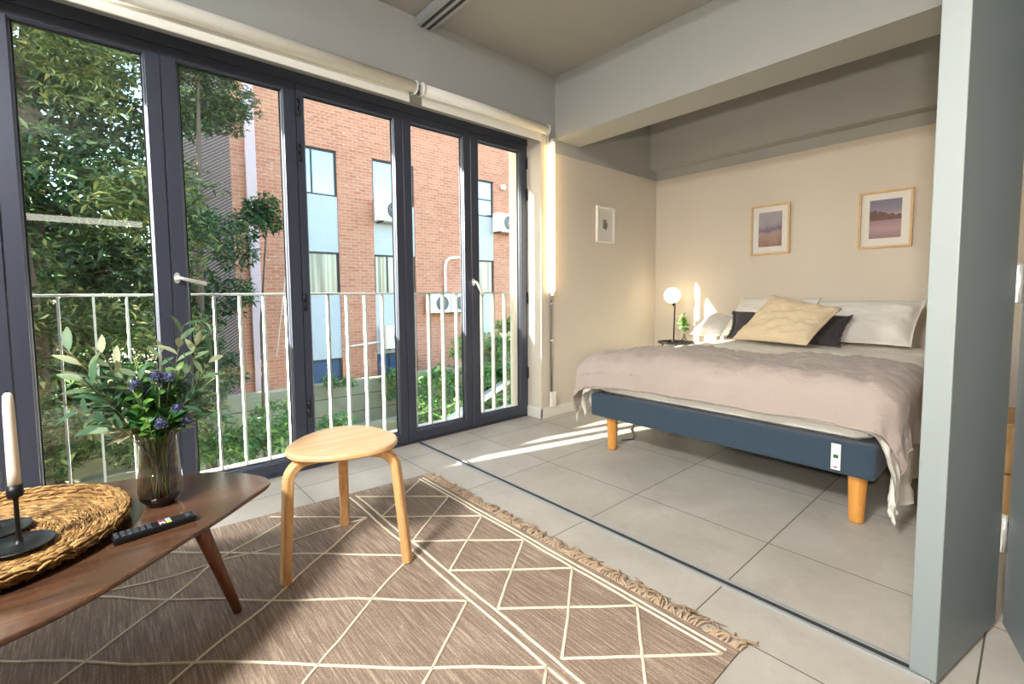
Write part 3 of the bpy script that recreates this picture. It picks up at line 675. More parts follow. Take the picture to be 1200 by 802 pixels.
# ------------------------------------------------------------------ bed
BY0, BY1, BX0, BX1 = 0.405, 1.850, 2.285, 4.115
bd = empty('bed', ((BX0+BX1)/2, (BY0+BY1)/2, 0), 'double bed with navy fabric base and round wooden legs', 'bed')
part(MB().box(BX0, BX1, BY0, BY1, 0.215, 0.355, bev=0.012), 'bed_base', M['fab_navy'], bd)
part(MB().box(BX0+0.01, BX1, BY0+0.008, BY1-0.008, 0.3552, 0.550, bev=0.07), 'mattress', M['fab_white'], bd)
for (lx, ly) in ((BX0+0.085, 1.745), (BX0+0.085, 0.478), (BX1-0.1, 1.745), (BX1-0.1, 0.478), (3.2, 1.745), (3.2, 0.478)):
    part(MB().tube([(lx, ly, 0.0005), (lx, ly, 0.012), (lx, ly, 0.19), (lx, ly, 0.2155)], [0.026, 0.0285, 0.035, 0.035], seg=28), 'leg', M['bed_leg'], bd)
tg = MB().box(BX0-0.0018, BX0-0.0002, 0.522, 0.556, 0.232, 0.343); t_ = part(tg, 'label', M['paper'], bd, 'white sewn label with green mark')
part(MB().box(BX0-0.0026, BX0-0.0018, 0.530, 0.548, 0.282, 0.297, M['tag_green']), 'mark', None, bd, 'small green mark')
part(MB().box(BX0-0.0024, BX0-0.0018, 0.532, 0.546, 0.24, 0.246), 'mark', M['red'], bd, 'small red mark')

def fbm(x_, y_, s, seed=0.0): return noise.fractal(Vector((x_*s, y_*s, seed)), 0.8, 2.1, 4)
def drape(xa, xb, ya, yb, T, R_, th, over_foot, over_l, over_r, amp, seed, mat, name, root_args, nx=110, ny=170, lift=0.0, flare=0.25, foldf=1.0):
    """cloth over the bed: covers x from the foot to xb, hanging over foot, left (high y) and right (low y)"""
    Fx, Yl, Yr = xa, yb, ya                       # the three edges of the support
    def arc(d):
        q = R_*PI/2
        if d < q: w_ = d/R_; return R_*math.sin(w_), R_*(1-math.cos(w_))
        return R_, R_+(d-q)
    P = []
    for i in range(nx+1):
        row = []
        for j in range(ny+1):
            cx = (xb-Fx+over_foot)*(1-i/nx)-over_foot           # signed coordinate from the foot edge inwards
            cy_ = (-over_r)+(Yl-Yr+over_l+over_r)*(j/ny)
            cx += R_*0.0; inset = R_*0.55
            da = max(0.0, -(cy_-inset)); dl = max(0.0, cy_-(Yl-Yr)+inset); db = max(0.0, -(cx-inset))
            ds = max(da, dl); sgn = -1 if da > 0 else 1
            d = math.hypot(ds, db) if (ds > 0 and db > 0) else max(ds, db)
            bx, by = Fx+max(cx, inset), Yr+min(max(cy_, inset), (Yl-Yr)-inset)
            h, v = arc(d)
            if d > 0: ux, uy = -db/d, sgn*ds/d
            else: ux = uy = 0.0
            n1 = fbm(bx+ux*d, by+uy*d, 2.2, seed); n2 = fbm(bx+ux*d, by+uy*d, 7.0, seed+5); ridge = 1-abs(fbm(bx*0.6+by*1.2, by*0.9-bx, 3.4, seed+9))*2
            out = 0.0
            if v > R_*0.6:
                k = (v-R_*0.6); s_ = (bx if ds > 0 and db == 0 else by)+math.atan2(db, ds+1e-6)*0.25
                out = k*flare*(0.35*math.sin(s_*19*foldf+seed)+0.25*math.sin(s_*37*foldf+seed*2)+0.35*n2)+k*0.03
                if ds > 0 and db > 0: out += 0.08*min(ds, db)
            dome = max(0.0, (cy_-(Yl-Yr)+0.50)/0.50); zz = T-0.045*min(1.0, dome)**2-v+(amp*(n1*0.9+n2*0.45+max(0, ridge-0.35)*0.5) if v < R_ else amp*0.3*n2)+lift
            row.append(Vector((bx+ux*(h+out), by+uy*(h+out), zz)))
        P.append(row)
    nr = []
    for i in range(nx+1):
        row = []
        for j in range(ny+1):
            a = P[min(nx, i+1)][j]-P[max(0, i-1)][j]; c = P[i][min(ny, j+1)]-P[i][max(0, j-1)]; n_ = a.cross(c)
            row.append(n_.normalized() if n_.length > 1e-9 else Vector((0, 0, 1)))
        nr.append(row)
    if nr[nx//4][ny//2].z < 0: nr = [[-q for q in r] for r in nr]
    b = MB(); b.grid(P); inner = [[P[i][j]-nr[i][j]*th*(0.25 if (i in (0, nx) or j in (0, ny)) else 1.0) for j in range(ny+1)] for i in range(nx+1)]
    o0 = len(b.v); b.grid(inner)
    def idx(o, i, j): return o+i*(ny+1)+j
    for i in range(nx):
        for j in (0, ny): b.f.append([idx(0, i, j), idx(0, i+1, j), idx(o0, i+1, j), idx(o0, i, j)]); b.m.append(0); b.sm.append(True)
    for j in range(ny):
        for i in (0, nx): b.f.append([idx(0, i, j), idx(0, i, j+1), idx(o0, i, j+1), idx(o0, i, j)]); b.m.append(0); b.sm.append(True)
    root = empty(name, (P[nx//2][ny//2].x, P[nx//2][ny//2].y, T), *root_args)
    part(b, 'cloth', mat, root); return root, P
dv, PD = drape(2.288, 3.98, 0.392, 1.862, 0.604, 0.080, 0.014, 0.18, 0.30, 0.50, 0.012, 8.0, M['fab_cream'], 'duvet', ('cream duvet spread over the bed, its corner hanging low at the right', 'duvet'), flare=0.14, foldf=0.8)
tw, PT = drape(2.262, 2.93, 0.362, 1.892, 0.634, 0.105, 0.008, 0.195, 0.30, 0.27, 0.026, 8.0, M['fab_pink'], 'throw_blanket', ('dusty pink throw laid across the foot of the bed with knotted ends', 'blanket'), flare=0.15, foldf=0.8)
# short tassels at the left end of the throw
b = MB()
for i in range(0, len(PT), 4):
    p = PT[i][-1]
    if p.x > 2.75: continue
    for q in range(3): b.tube([p+Vector((0, 0, 0.002)), p+Vector((random.uniform(-.006, .006), random.uniform(-.006, .006), -0.03)), p+Vector((random.uniform(-.01, .01), random.uniform(-.01, .01), -0.055))], [0.0022, 0.002, 0.001], seg=5)
part(b, 'tassels', M['fab_cream'], tw, 'short pale tassels').__setitem__('kind', 'stuff')

def pillow(name, corners, th, mat, label, group, seed, flange=0.0, wr=0.008, n=44, pinch=0.06, fr_mat=None, part_name='cushion_body', cat='pillow', sag=0.0):
    c = [Vector(p) for p in corners]      # bottom-left, bottom-right, top-right, top-left seen from the room
    nrm = (c[1]-c[0]).cross(c[3]-c[0]).normalized(); ctr = sum(c, Vector((0, 0, 0)))/4
    root = empty(name, (ctr.x, ctr.y, min(q.z for q in c)), label, cat, group); b = MB(); top = []; bot = []
    for i in range(n+1):
        rt, rb = [], []
        for j in range(n+1):
            u, v = i/n, j/n; uu, vv = 2*u-1, 2*v-1
            su = u+pinch*uu*(-1)*(1-vv*vv)*0 ; 
            e = 1-pinch*(1-uu*uu)*abs(vv)**3; e2 = 1-pinch*(1-vv*vv)*abs(uu)**3
            u2, v2 = 0.5+uu*0.5*e2, 0.5+vv*0.5*e
            p = c[0]*(1-u2)*(1-v2)+c[1]*u2*(1-v2)+c[2]*u2*v2+c[3]*(1-u2)*v2
            fl = 1-flange; a = max(0, 1-(abs(uu)/fl)**2.6) if abs(uu) < fl else 0; bb = max(0, 1-(abs(vv)/fl)**2.6) if abs(vv) < fl else 0
            t = (a*bb)**0.5*th*0.5
            w1 = fbm(u*2.1+seed, v*2.1, 1.6, seed); ang = math.atan2(vv, uu); rad = abs(math.sin(ang*5+seed+2*w1))*max(abs(uu), abs(vv))
            t2 = t+wr*(w1*0.9+fbm(u, v, 7, seed+3)*0.5+0.5*rad*(max(abs(uu), abs(vv))**2))*(1 if t > 0 else 0.15)
            p = p+Vector((0, 0, -sag*(1-uu*uu)*(v)))
            rt.append(p+nrm*(max(t2, 0)+0.0025)); rb.append(p-nrm*(t+0.0025))
        top.append(rt); bot.append(rb)
    b.grid(top); o0 = len(b.v); b.grid([list(r) for r in bot])
    for k in range(n):
        for (i1, j1, i2, j2) in ((k, 0, k+1, 0), (k, n, k+1, n), (0, k, 0, k+1), (n, k, n, k+1)):
            b.f.append([i1*(n+1)+j1, i2*(n+1)+j2, o0+i2*(n+1)+j2, o0+i1*(n+1)+j1]); b.m.append(0); b.sm.append(True)
    part(b, part_name, mat, root)
    return root, top
# corners: bottom-left, bottom-right, top-right, top-left (seen from the camera; left = high y)
PW = 'white pillows leaning on the bed wall'
pillow('pillow', [(3.80, 1.74, 0.625), (3.80, 1.12, 0.625), (4.02, 1.075, 0.935), (4.02, 1.650, 0.935)], 0.15, M['fab_white'], 'white pillow on the left, leaning behind the sand cushion', PW, 1.0, flange=0.06, wr=0.012)
pillow('pillow', [(3.78, 1.07, 0.625), (3.80, 0.52, 0.625), (4.00, 0.475, 0.920), (4.01, 1.085, 0.905)], 0.16, M['fab_white'], 'white pillow on the right with a crumpled upright corner', PW, 4.0, flange=0.07, wr=0.014)
pillow('pillow', [(3.74, 1.96, 0.625), (3.80, 1.72, 0.64), (4.08, 1.70, 0.74), (4.08, 1.90, 0.80)], 0.13, M['fab_white'], 'white pillow lying low at the left edge of the bed', PW, 6.0, flange=0.05)
dk, tp = pillow('cushion', [(3.60, 1.560, 0.630), (3.60, 0.870, 0.622), (3.74, 0.835, 0.815), (3.74, 1.585, 0.83)], 0.12, M['fab_dark'], 'charcoal cushion with a frayed edge, behind the sand cushion', None, 2.0, flange=0.03, cat='cushion')
b = MB()
for i_edge in (len(tp)-1, 0):
    for j in range(0, len(tp[0])):
        for q in range(3):
            p = tp[i_edge][j]+Vector((0, 0, 0)); s = -1 if i_edge else 1
            b.tube([p, p+Vector((random.uniform(-.008, .008), s*0.012, random.uniform(-.008, .008))), p+Vector((random.uniform(-.012, .012), s*0.024, random.uniform(-.016, .012)))], [0.003, 0.003, 0.0012], seg=4)
part(b, 'fringe', M['fab_dark'], dk, 'frayed charcoal fringe').__setitem__('kind', 'stuff')
pillow('cushion', [(3.40, 1.463, 0.642), (3.38, 0.978, 0.634), (3.61, 0.848, 0.870), (3.61, 1.272, 0.960)], 0.13, M['fab_beige'], 'tilted sand coloured cushion in the middle of the bed', None, 9.0, flange=0.02, wr=0.016, cat='cushion', pinch=0.05)

# ------------------------------------------------------------------ bedside table, lamp, sprig
NX, NY, NZ = 3.93, 2.19, 0.530
nt_ = empty('bedside_table', (NX, NY, 0), 'small round black metal bedside table in the corner', 'side table')
part(MB().lathe([(0.0001, NZ-0.008), (0.158, NZ-0.008), (0.160, NZ-0.006), (0.160, NZ+0.004), (0.157, NZ+0.004), (0.155, NZ-0.0005), (0.0001, NZ-0.0005)], seg=64, c=(NX, NY, 0)), 'tabletop', M['black_metal'], nt_)
for k in range(3):
    a = 2*PI*k/3+0.5; part(MB().tube([(NX+0.15*math.cos(a), NY+0.15*math.sin(a), 0.006), (NX+0.13*math.cos(a), NY+0.13*math.sin(a), NZ-0.009)], 0.006, seg=10), 'leg', M['black_metal'], nt_)
b = MB(); b.tube([(NX+0.147*math.cos(t), NY+0.147*math.sin(t), 0.006) for t in np.linspace(0, 2*PI, 48)], 0.006, seg=8); part(b, 'foot_ring', M['black_metal'], nt_)
LX, LY, LZ = NX+0.02, NY+0.035, NZ
lp = empty('table_lamp', (LX, LY, LZ), 'glowing globe table lamp on a thin black stem, on the bedside table', 'lamp')
part(MB().lathe([(0.0001, 0.0), (0.048, 0.0), (0.05, 0.003), (0.05, 0.011), (0.047, 0.014), (0.0001, 0.014)], seg=40, c=(LX, LY, LZ)), 'base', M['black_metal'], lp)
part(MB().tube([(LX, LY, LZ+0.014), (LX+0.002, LY-0.003, LZ+0.2), (LX+0.0, LY-0.008, LZ+0.335)], 0.0062, seg=12), 'stem', M['black_metal'], lp)
GC = Vector((LX, LY+0.020, 0.957)); M['globe'] = emis('opal_globe_glow', (1.0, 0.80, 0.50, 1), 3.2)
part(MB().lathe([(0.0001, -0.072)]+[(0.072*math.cos(q), 0.072*math.sin(q)) for q in np.linspace(-1.5, 1.5, 21)]+[(0.0001, 0.072)], seg=36, c=GC), 'globe_shade', M['globe'], lp, 'warm glowing opal globe')
part(MB().tube([GC+Vector((0, -0.020, -0.095)), GC+Vector((0, -0.014, -0.062))], 0.014, seg=16), 'socket', M['black_metal'], lp)
VX, VY = NX+0.03, NY-0.065
bv = empty('bud_vase', (VX, VY, NZ), 'tiny clear glass bud vase beside the globe lamp', 'vase')
part(MB().lathe([(0.0001, 0.0), (0.022, 0.0), (0.026, 0.01), (0.025, 0.03), (0.012, 0.05), (0.011, 0.075), (0.013, 0.078)], seg=28, c=(VX, VY, NZ)), 'glass', M['smoke_glass'], bv)
M['vine_leaf'] = leaf_mat('vine_leaf', [(0.0, srgb(44, 96, 52)), (0.5, srgb(84, 138, 72)), (1.0, srgb(160, 184, 92))], 0.45, 0.35)
sg = empty('leafy_sprig', (VX, VY, NZ+0.01), 'small green leafy sprig in the bud vase', 'plant')
pts = bez((VX, VY, NZ+0.008), (VX, VY, NZ+0.12), (VX-0.0, VY+0.02, NZ+0.235), 10); b = MB(); b.tube(pts, 0.002, M['stem'], seg=6)
pts2 = bez((VX, VY, NZ+0.07), (VX, VY+0.02, NZ+0.14), (VX, VY+0.075, NZ+0.19), 6); b.tube(pts2, 0.0016, M['stem'], seg=6)
for k in range(34):
    p = pts[random.randint(5, 10)]+Vector((0, random.uniform(-.01, .01), 0)); leaf_geo(b, p, (random.gauss(0, .7), random.gauss(-0.3, .9), random.gauss(0.3, .8)), (-1, 0, 0.6), random.uniform(0.04, 0.06), 0.024, 0.15, M['vine_leaf'])
part(b, 'leaves', None, sg)

# ------------------------------------------------------------------ wall heater, oak furniture at the right
ht = empty('wall_heater', (3.45, W-0.05, 0.1), 'white panel heater on the wall behind the left side of the bed', 'heater')
part(MB().box(3.06, 3.84, W-0.075, W-0.02, 0.09, 0.435, bev=0.008), 'panel', M['white_metal'], ht)
b = MB()
for k in range(24): b.box(3.09+k*0.030, 3.108+k*0.030, W-0.072, W-0.024, 0.4352, 0.438)
part(b, 'grille', M['alu_dark'], ht)
for x_ in (3.15, 3.70): part(MB().box(x_, x_+0.04, W-0.02, W-0.0005, 0.2, 0.26), 'wall_bracket', M['white_metal'], ht)
ck = empty('bedside_cabinet', (2.9, 0.06, 0), 'low oak bedside cabinet at the right of the bed, mostly hidden by the panel', 'cabinet')
part(MB().box(2.74, 3.14, -0.16, 0.245, 0.03, 0.44, bev=0.003), 'body', M['oak'], ck); part(MB().box(2.722, 2.7395, -0.155, 0.24, 0.24, 0.43, bev=0.002), 'drawer', M['oak'], ck); part(MB().box(2.722, 2.7395, -0.155, 0.24, 0.04, 0.23, bev=0.002), 'drawer', M['oak'], ck)
part(MB().box(2.77, 3.11, -0.14, 0.22, 0.0, 0.03), 'plinth', M['black_plastic'], ck)
wd = empty('wardrobe', (3.7, -0.35, 0), 'tall oak wardrobe seen through the gap between the partition panels', 'wardrobe')
part(MB().box(3.30, 4.03, -0.75, -0.055, 0.04, 2.0, bev=0.003), 'body', M['oak'], wd); part(MB().box(3.32, 4.01, -0.74, -0.07, 0.0, 0.04), 'plinth', M['black_plastic'], wd)
part(MB().box(3.305, 3.662, -0.0545, -0.035, 0.05, 1.99, bev=0.002), 'door', M['oak'], wd); part(MB().box(3.668, 4.025, -0.0545, -0.035, 0.05, 1.99, bev=0.002), 'door', M['oak'], wd)

# cable on the floor under the bed
b = MB(); b.tube([(2.55, 1.80, 0.004), (2.62, 1.76, 0.004), (2.70, 1.80, 0.004), (2.80, 1.90, 0.004), (3.0, 2.0, 0.004), (3.3, 2.3, 0.004), (3.35, 2.50, 0.004)], 0.0035, seg=8)
o = b.build('power_cable', M['black_plastic']); tag(o, 'thin dark power cable on the tiles under the bed', 'cable')

# ------------------------------------------------------------------ lamps behind the viewer, and an added ceiling fill light
vl = empty('studio_lamp', (-0.30, -0.08, 0), 'small bright lamp on a slim tripod stand just behind the viewer', 'lamp')
part(MB().tube([(-0.30, -0.08, 0.3), (-0.30, -0.08, 1.09)], 0.009, seg=10), 'pole', M['black_metal'], vl)
for k in range(3):
    a = 2*PI*k/3+0.3; part(MB().tube([(-0.30, -0.08, 0.55), (-0.30+0.17*math.cos(a), -0.08+0.17*math.sin(a), 0.008)], 0.007, seg=8), 'leg', M['black_metal'], vl)
sd = Vector((0.93, 0.36, 0.06)).normalized()
part(MB().tube([Vector((-0.30, -0.08, 1.16))-sd*0.10, Vector((-0.30, -0.08, 1.16))+sd*0.004], [0.045, 0.06], seg=24), 'lamp_head', M['black_metal'], vl)
def spot(name, loc, d, e, col, size, blend, rad, parent=None):
    o = add_light(name, 'SPOT', loc, e, col, d, spot_size=math.radians(size), spot_blend=blend, shadow_soft_size=rad)
    return o
spot('studio_lamp_light', Vector((-0.30, -0.08, 1.16))+sd*0.012, sd+Vector((0, 0, 0.08)), 88, (1.0, 0.91, 0.80), 120, 0.9, 0.05)
cl = empty('added_fill_light', (-1.5, 0.55, H-0.03), 'round white fill light added on the ceiling, out of view at the left', 'lamp')  # unseen fixture, added only to brighten the room
part(MB().lathe([(0.0001, -0.03), (0.28, -0.03), (0.29, -0.02), (0.29, 0.03)], seg=48, c=(-1.5, 0.55, H-0.031)), 'diffuser', emis('fill_glow', (0.98, 0.98, 0.96, 1), 122), cl)
hb = empty('horizontal_tube_lamp', (0.0, -1.72, 1.85), 'long horizontal white tube lamp on the shelf behind the viewer', 'lamp')
part(MB().tube([(-1.2, -1.75, 1.855), (0.40, -1.75, 1.855)], 0.035, seg=16), 'tube', emis('white_tube_glow', (1, 0.95, 0.85, 1), 2), hb)
kb = empty('kitchen_unit', (-0.2, -1.95, 0), 'dark brown tall kitchen unit behind the viewer', 'cabinet')
M['kbrown'] = simple('dark_brown_board', srgb(70, 52, 40), 0.6)
part(MB().box(-1.6, 1.2, -2.4, -1.8, 0.0, 2.2, bev=0.003), 'body', M['kbrown'], kb)

# ------------------------------------------------------------------ outside
def brick_mat():
    m = NT('brick'); v = m.coord('Object', (1, 1, 1), (PI/2, 0, 0)); br = m.n('ShaderNodeTexBrick'); m.l(v, br.inputs['Vector'])
    br.inputs['Scale'].default_value = 1.0; br.inputs['Brick Width'].default_value = 0.24; br.inputs['Row Height'].default_value = 0.085; br.inputs['Mortar Size'].default_value = 0.010
    br.inputs['Color1'].default_value = srgb(186, 112, 84); br.inputs['Color2'].default_value = srgb(206, 138, 106); br.inputs['Mortar'].default_value = srgb(196, 160, 136)
    n = m.noise(v, 1.3, 4); n2 = m.noise(m.coord('Object', (3, 1, 12)), 2, 3)
    pale = m.math('GREATER_THAN', m.math('ADD', n2, m.math('MULTIPLY', n, 0.3)), 0.80)
    c = m.mix(m.math('MULTIPLY', n, 0.35), br.outputs['Color'], srgb(150, 84, 62)); c = m.mix(m.math('MULTIPLY', pale, 0.45), c, srgb(226, 190, 172))
    m.set(Base_Color=c, Roughness=0.9); m.bump(br.outputs['Fac'], -0.4, 0.01); return m.m
M['brick'] = brick_mat()
BYF = 12.5
bb = empty('brick_building', (8.0, BYF, -2.6), 'red brick apartment building across the garden', 'building')
cols = [(3.52, 4.83), (5.83, 7.14), (8.88, 10.2), (12.2, 13.4)]
wins_y = [(3.60, 4.80), (1.00, 2.13), (-1.85, -0.72)]
# facade with holes: strips between the window columns and between the floors
b = MB(); xs = [2.36]+[v for c in cols for v in c]+[17.0]
for i in range(0, len(xs), 2): b.box(xs[i], xs[i+1], BYF, BYF+0.3, -2.6, 10.5)
for (c0, c1) in cols: b.box(c0, c1, BYF+0.001, BYF+0.3, 4.80, 10.5); b.box(c0, c1, BYF+0.001, BYF+0.3, -2.6, -1.85)
part(b, 'brick_wall', M['brick'], bb)
M['spandrel'] = simple('pale_spandrel', srgb(186, 186, 188), 0.8); M['dark_frame'] = simple('dark_window_frame', srgb(52, 48, 50), 0.5); M['bluewall'] = simple('blue_board', srgb(52, 76, 110), 0.7)
def sky_pane():
    m = NT('reflective_pane'); m.set(Base_Color=srgb(150, 170, 190), Roughness=0.03, Metallic=0.85); return m.m
M['sky_pane'] = sky_pane()
def curtain():
    m = NT('curtained_pane'); v = m.coord('Object', (7, 1, 0.15)); n = m.noise(v, 1.0, 2)
    m.set(Base_Color=m.ramp(n, [(0.35, srgb(120, 112, 98)), (0.5, srgb(196, 188, 168)), (0.7, srgb(150, 134, 104))]), Roughness=0.25); m.p.inputs['Coat Weight'].default_value = 0.5; return m.m
M['curtain'] = curtain()
for ci, (c0, c1) in enumerate(cols):
    for (z0, z1) in ((2.13, 3.60), (-0.72, 1.00)): part(MB().box(c0, c1, BYF+0.02, BYF+0.25, z0, z1, bev=0.004), 'spandrel_panel', M['spandrel'], bb)
    for wi, (z0, z1) in enumerate(wins_y):
        f = MB(); ft = 0.05; y0, y1 = BYF+0.05, BYF+0.11
        f.box(c0, c1, y0, y1, z0, z0+ft); f.box(c0, c1, y0, y1, z1-ft, z1); f.box(c0, c0+ft, y0, y1, z0+ft, z1-ft); f.box(c1-ft, c1, y0, y1, z0+ft, z1-ft)
        mx = c0+(c1-c0)*(0.50 if wi == 0 else 0.3); f.box(mx, mx+0.04, y0, y1, z0+ft, z1-ft)
        if wi == 0 and ci == 2: f.box(c0+ft, c1-ft, y0, y1, z0+0.55, z0+0.59)
        wf = part(f, 'window', M['dark_frame'], bb)
        pm = M['sky_pane'] if wi == 0 else (M['curtain'] if wi == 1 else M['bluewall'])
        pn = MB().box(c0+ft, c1-ft, BYF+0.075, BYF+0.085, z0+ft, z1-ft).build('pane', pm); pn.parent = wf; pn.location = (0, 0, 0)
M['pink'] = simple('pink_paint', srgb(206, 176, 178), 0.7)
part(MB().box(2.66, 2.88, BYF-0.10, BYF, -2.6, 10.5, bev=0.01), 'pipe_casing', M['pink'], bb, 'pale pink vertical pipe casing')
def slats():
    m = NT('ribbed_cladding'); v = m.coord('Object', (1, 1, 1), (0, math.radians(35), 0)); wv = m.n('ShaderNodeTexWave'); wv.wave_type = 'BANDS'; wv.bands_direction = 'Z'; m.l(v, wv.inputs[0]); wv.inputs['Scale'].default_value = 2.2*2.4
    m.set(Base_Color=m.mix(wv.outputs['Fac'], srgb(86, 66, 62), srgb(158, 132, 124)), Roughness=0.8); m.bump(wv.outputs['Fac'], 0.6, 0.03); return m.m
part(MB().box(0.95, 2.359, BYF-0.02, BYF+0.2, -2.6, 10.5), 'side_cladding', slats(), bb, 'brown ribbed cladding')
b = MB(); b.tube([(3.4, BYF-0.02, 6.6), (4.9, BYF-0.02, 6.75+0.6), (7.0, BYF-0.02, 8.4)], 0.012, seg=6); b.tube([(3.62, BYF-0.3, 6.3), (3.45, BYF-0.3, 2.0), (3.1, BYF-0.3, -0.5)], 0.012, seg=6)
part(b, 'facade_cable', M['white_metal'], bb)
b = MB(); b.tube([(8.15, BYF-0.05, 0.95), (8.15, BYF-0.05, 1.85), (8.2, BYF-0.05, 2.03), (8.34, BYF-0.05, 2.13), (8.9, BYF-0.05, 2.2)], 0.045, seg=10); b.tube([(5.0, BYF-0.05, -0.42), (5.9, BYF-0.05, -0.36)], 0.03, seg=8)
part(b, 'pipe', M['white_metal'], bb, 'white bent pipe')
def ac(x0, z0, wd_, hh, label):
    r = empty('air_conditioner', (x0, BYF-0.2, z0), label, 'air conditioner', 'outdoor air conditioner units on the brick facade')
    y0 = BYF-0.36; cx = x0+wd_*0.58; cz = z0+hh*0.5; R_ = hh*0.38
    part(MB().box(x0, x0+wd_, y0, BYF-0.06, z0, z0+hh, bev=0.015), 'casing', M['white_metal'], r)
    b = MB(); b.tube([(cx, y0-0.002, cz), (cx, y0-0.004, cz)], R_, seg=32); fan = part(b, 'fan', M['alu_dark'], r, 'dark round fan opening')
    b = MB()
    for q in (1.0, 0.75, 0.5, 0.25): b.tube([(cx+R_*q*math.cos(t), y0-0.012, cz+R_*q*math.sin(t)) for t in np.linspace(0, 2*PI, 33)], 0.006, seg=5)
    for k in range(8): a = k*PI/8; b.tube([(cx-R_*math.cos(a), y0-0.012, cz-R_*math.sin(a)), (cx+R_*math.cos(a), y0-0.012, cz+R_*math.sin(a))], 0.005, seg=5)
    part(b, 'grille', M['alu'], r)
    part(MB().box(x0+0.1, x0+0.14, y0, BYF-0.0005, z0-0.04, z0-0.001).box(x0+wd_-0.14, x0+wd_-0.1, y0, BYF-0.0005, z0-0.04, z0-0.001), 'bracket', M['alu_dark'], r)
ac(5.82, 3.05, 0.85, 0.62, 'white air conditioner under the upper middle window'); ac(10.10, 3.10, 0.85, 0.62, 'white air conditioner at the upper right by the last window')
ac(7.42, 0.42, 0.72, 0.58, 'left one of the two white air conditioners side by side'); ac(8.18, 0.42, 0.66, 0.58, 'right one of the two white air conditioners side by side')
ac(5.95, -0.55, 0.85, 0.66, 'white air conditioner low on the facade, left of the vines')
sl = empty('security_light', (10.55, BYF-0.05, 4.62), 'small round white lamp on the brick wall', 'lamp')
part(MB().lathe([(0.0001, -0.1)]+[(0.1*math.cos(q), 0.1*math.sin(q)) for q in np.linspace(-1.4, 1.4, 9)]+[(0.0001, 0.1)], seg=20, c=(10.55, BYF-0.11, 4.65)), 'globe', M['white_metal'], sl)

# ground, terrace, ramps
M['soil'] = simple('dry_ground', srgb(150, 138, 108), 0.95, bump=(6, 0.6, 0.05), var=0.2, vscale=2)
def terrace():
    m = NT('olive_stone'); v = m.coord('Object', (1, 1, 1), (PI/2, 0, 0)); n = m.noise(v, 2.5, 4); geo = m.n('ShaderNodeNewGeometry'); sp = m.n('ShaderNodeSeparateXYZ'); m.l(geo.outputs['Position'], sp.inputs[0])
    r_ = m.math('LESS_THAN', m.math('MODULO', m.math('ADD', sp.outputs[2], 20.0), 0.42), 0.03)
    m.set(Base_Color=m.mix(r_, m.mix(n, srgb(136, 130, 104), srgb(168, 160, 130)), srgb(100, 92, 72)), Roughness=0.9); return m.m
M['terrace'] = terrace()
b = MB(); b.add([(-20, 3.3, -2.6), (24, 3.3, -2.6), (24, 8.2, -2.45), (-20, 8.2, -2.45), (24, 40, -2.4), (-20, 40, -2.4)], [(0, 1, 2, 3), (3, 2, 4, 5)]); struct(b.build('ground', M['soil']), 'dry garden ground')
gw = MB().box(-6, 16, 11.2, 11.5, -2.6, -1.15, bev=0.02); gwo = gw.build('garden_wall', M['terrace']); tag(gwo, 'low olive grey garden wall in front of the brick building', 'wall')
b = MB(); b.box(-6, 16, 9.95, 10.2, -2.6, -1.95, bev=0.02); tag(b.build('garden_wall', M['terrace']), 'lower step of garden wall below the long one', 'wall')
M['concrete'] = simple('pale_concrete', srgb(206, 198, 180), 0.9, bump=(20, 0.3, 0.01))
def slab(p, q, wd_, th, name, label):
    b = MB(); b.tube([p, q], 1.0, seg=4, smooth=False, sx=th, sy=wd_, up=(0, 0, 1)); o = b.build(name, M['concrete']); tag(o, label, 'wall'); return o
slab((4.4, 7.6, -1.75), (8.3, 9.0, -1.05), 0.10, 0.09, 'ramp_edge', 'pale concrete ramp edge beyond the railing, lower one'); slab((7.2, 10.2, -0.95), (11.5, 10.3, -0.55), 0.16, 0.16, 'ramp_edge', 'pale concrete ramp edge among the vines, upper one')

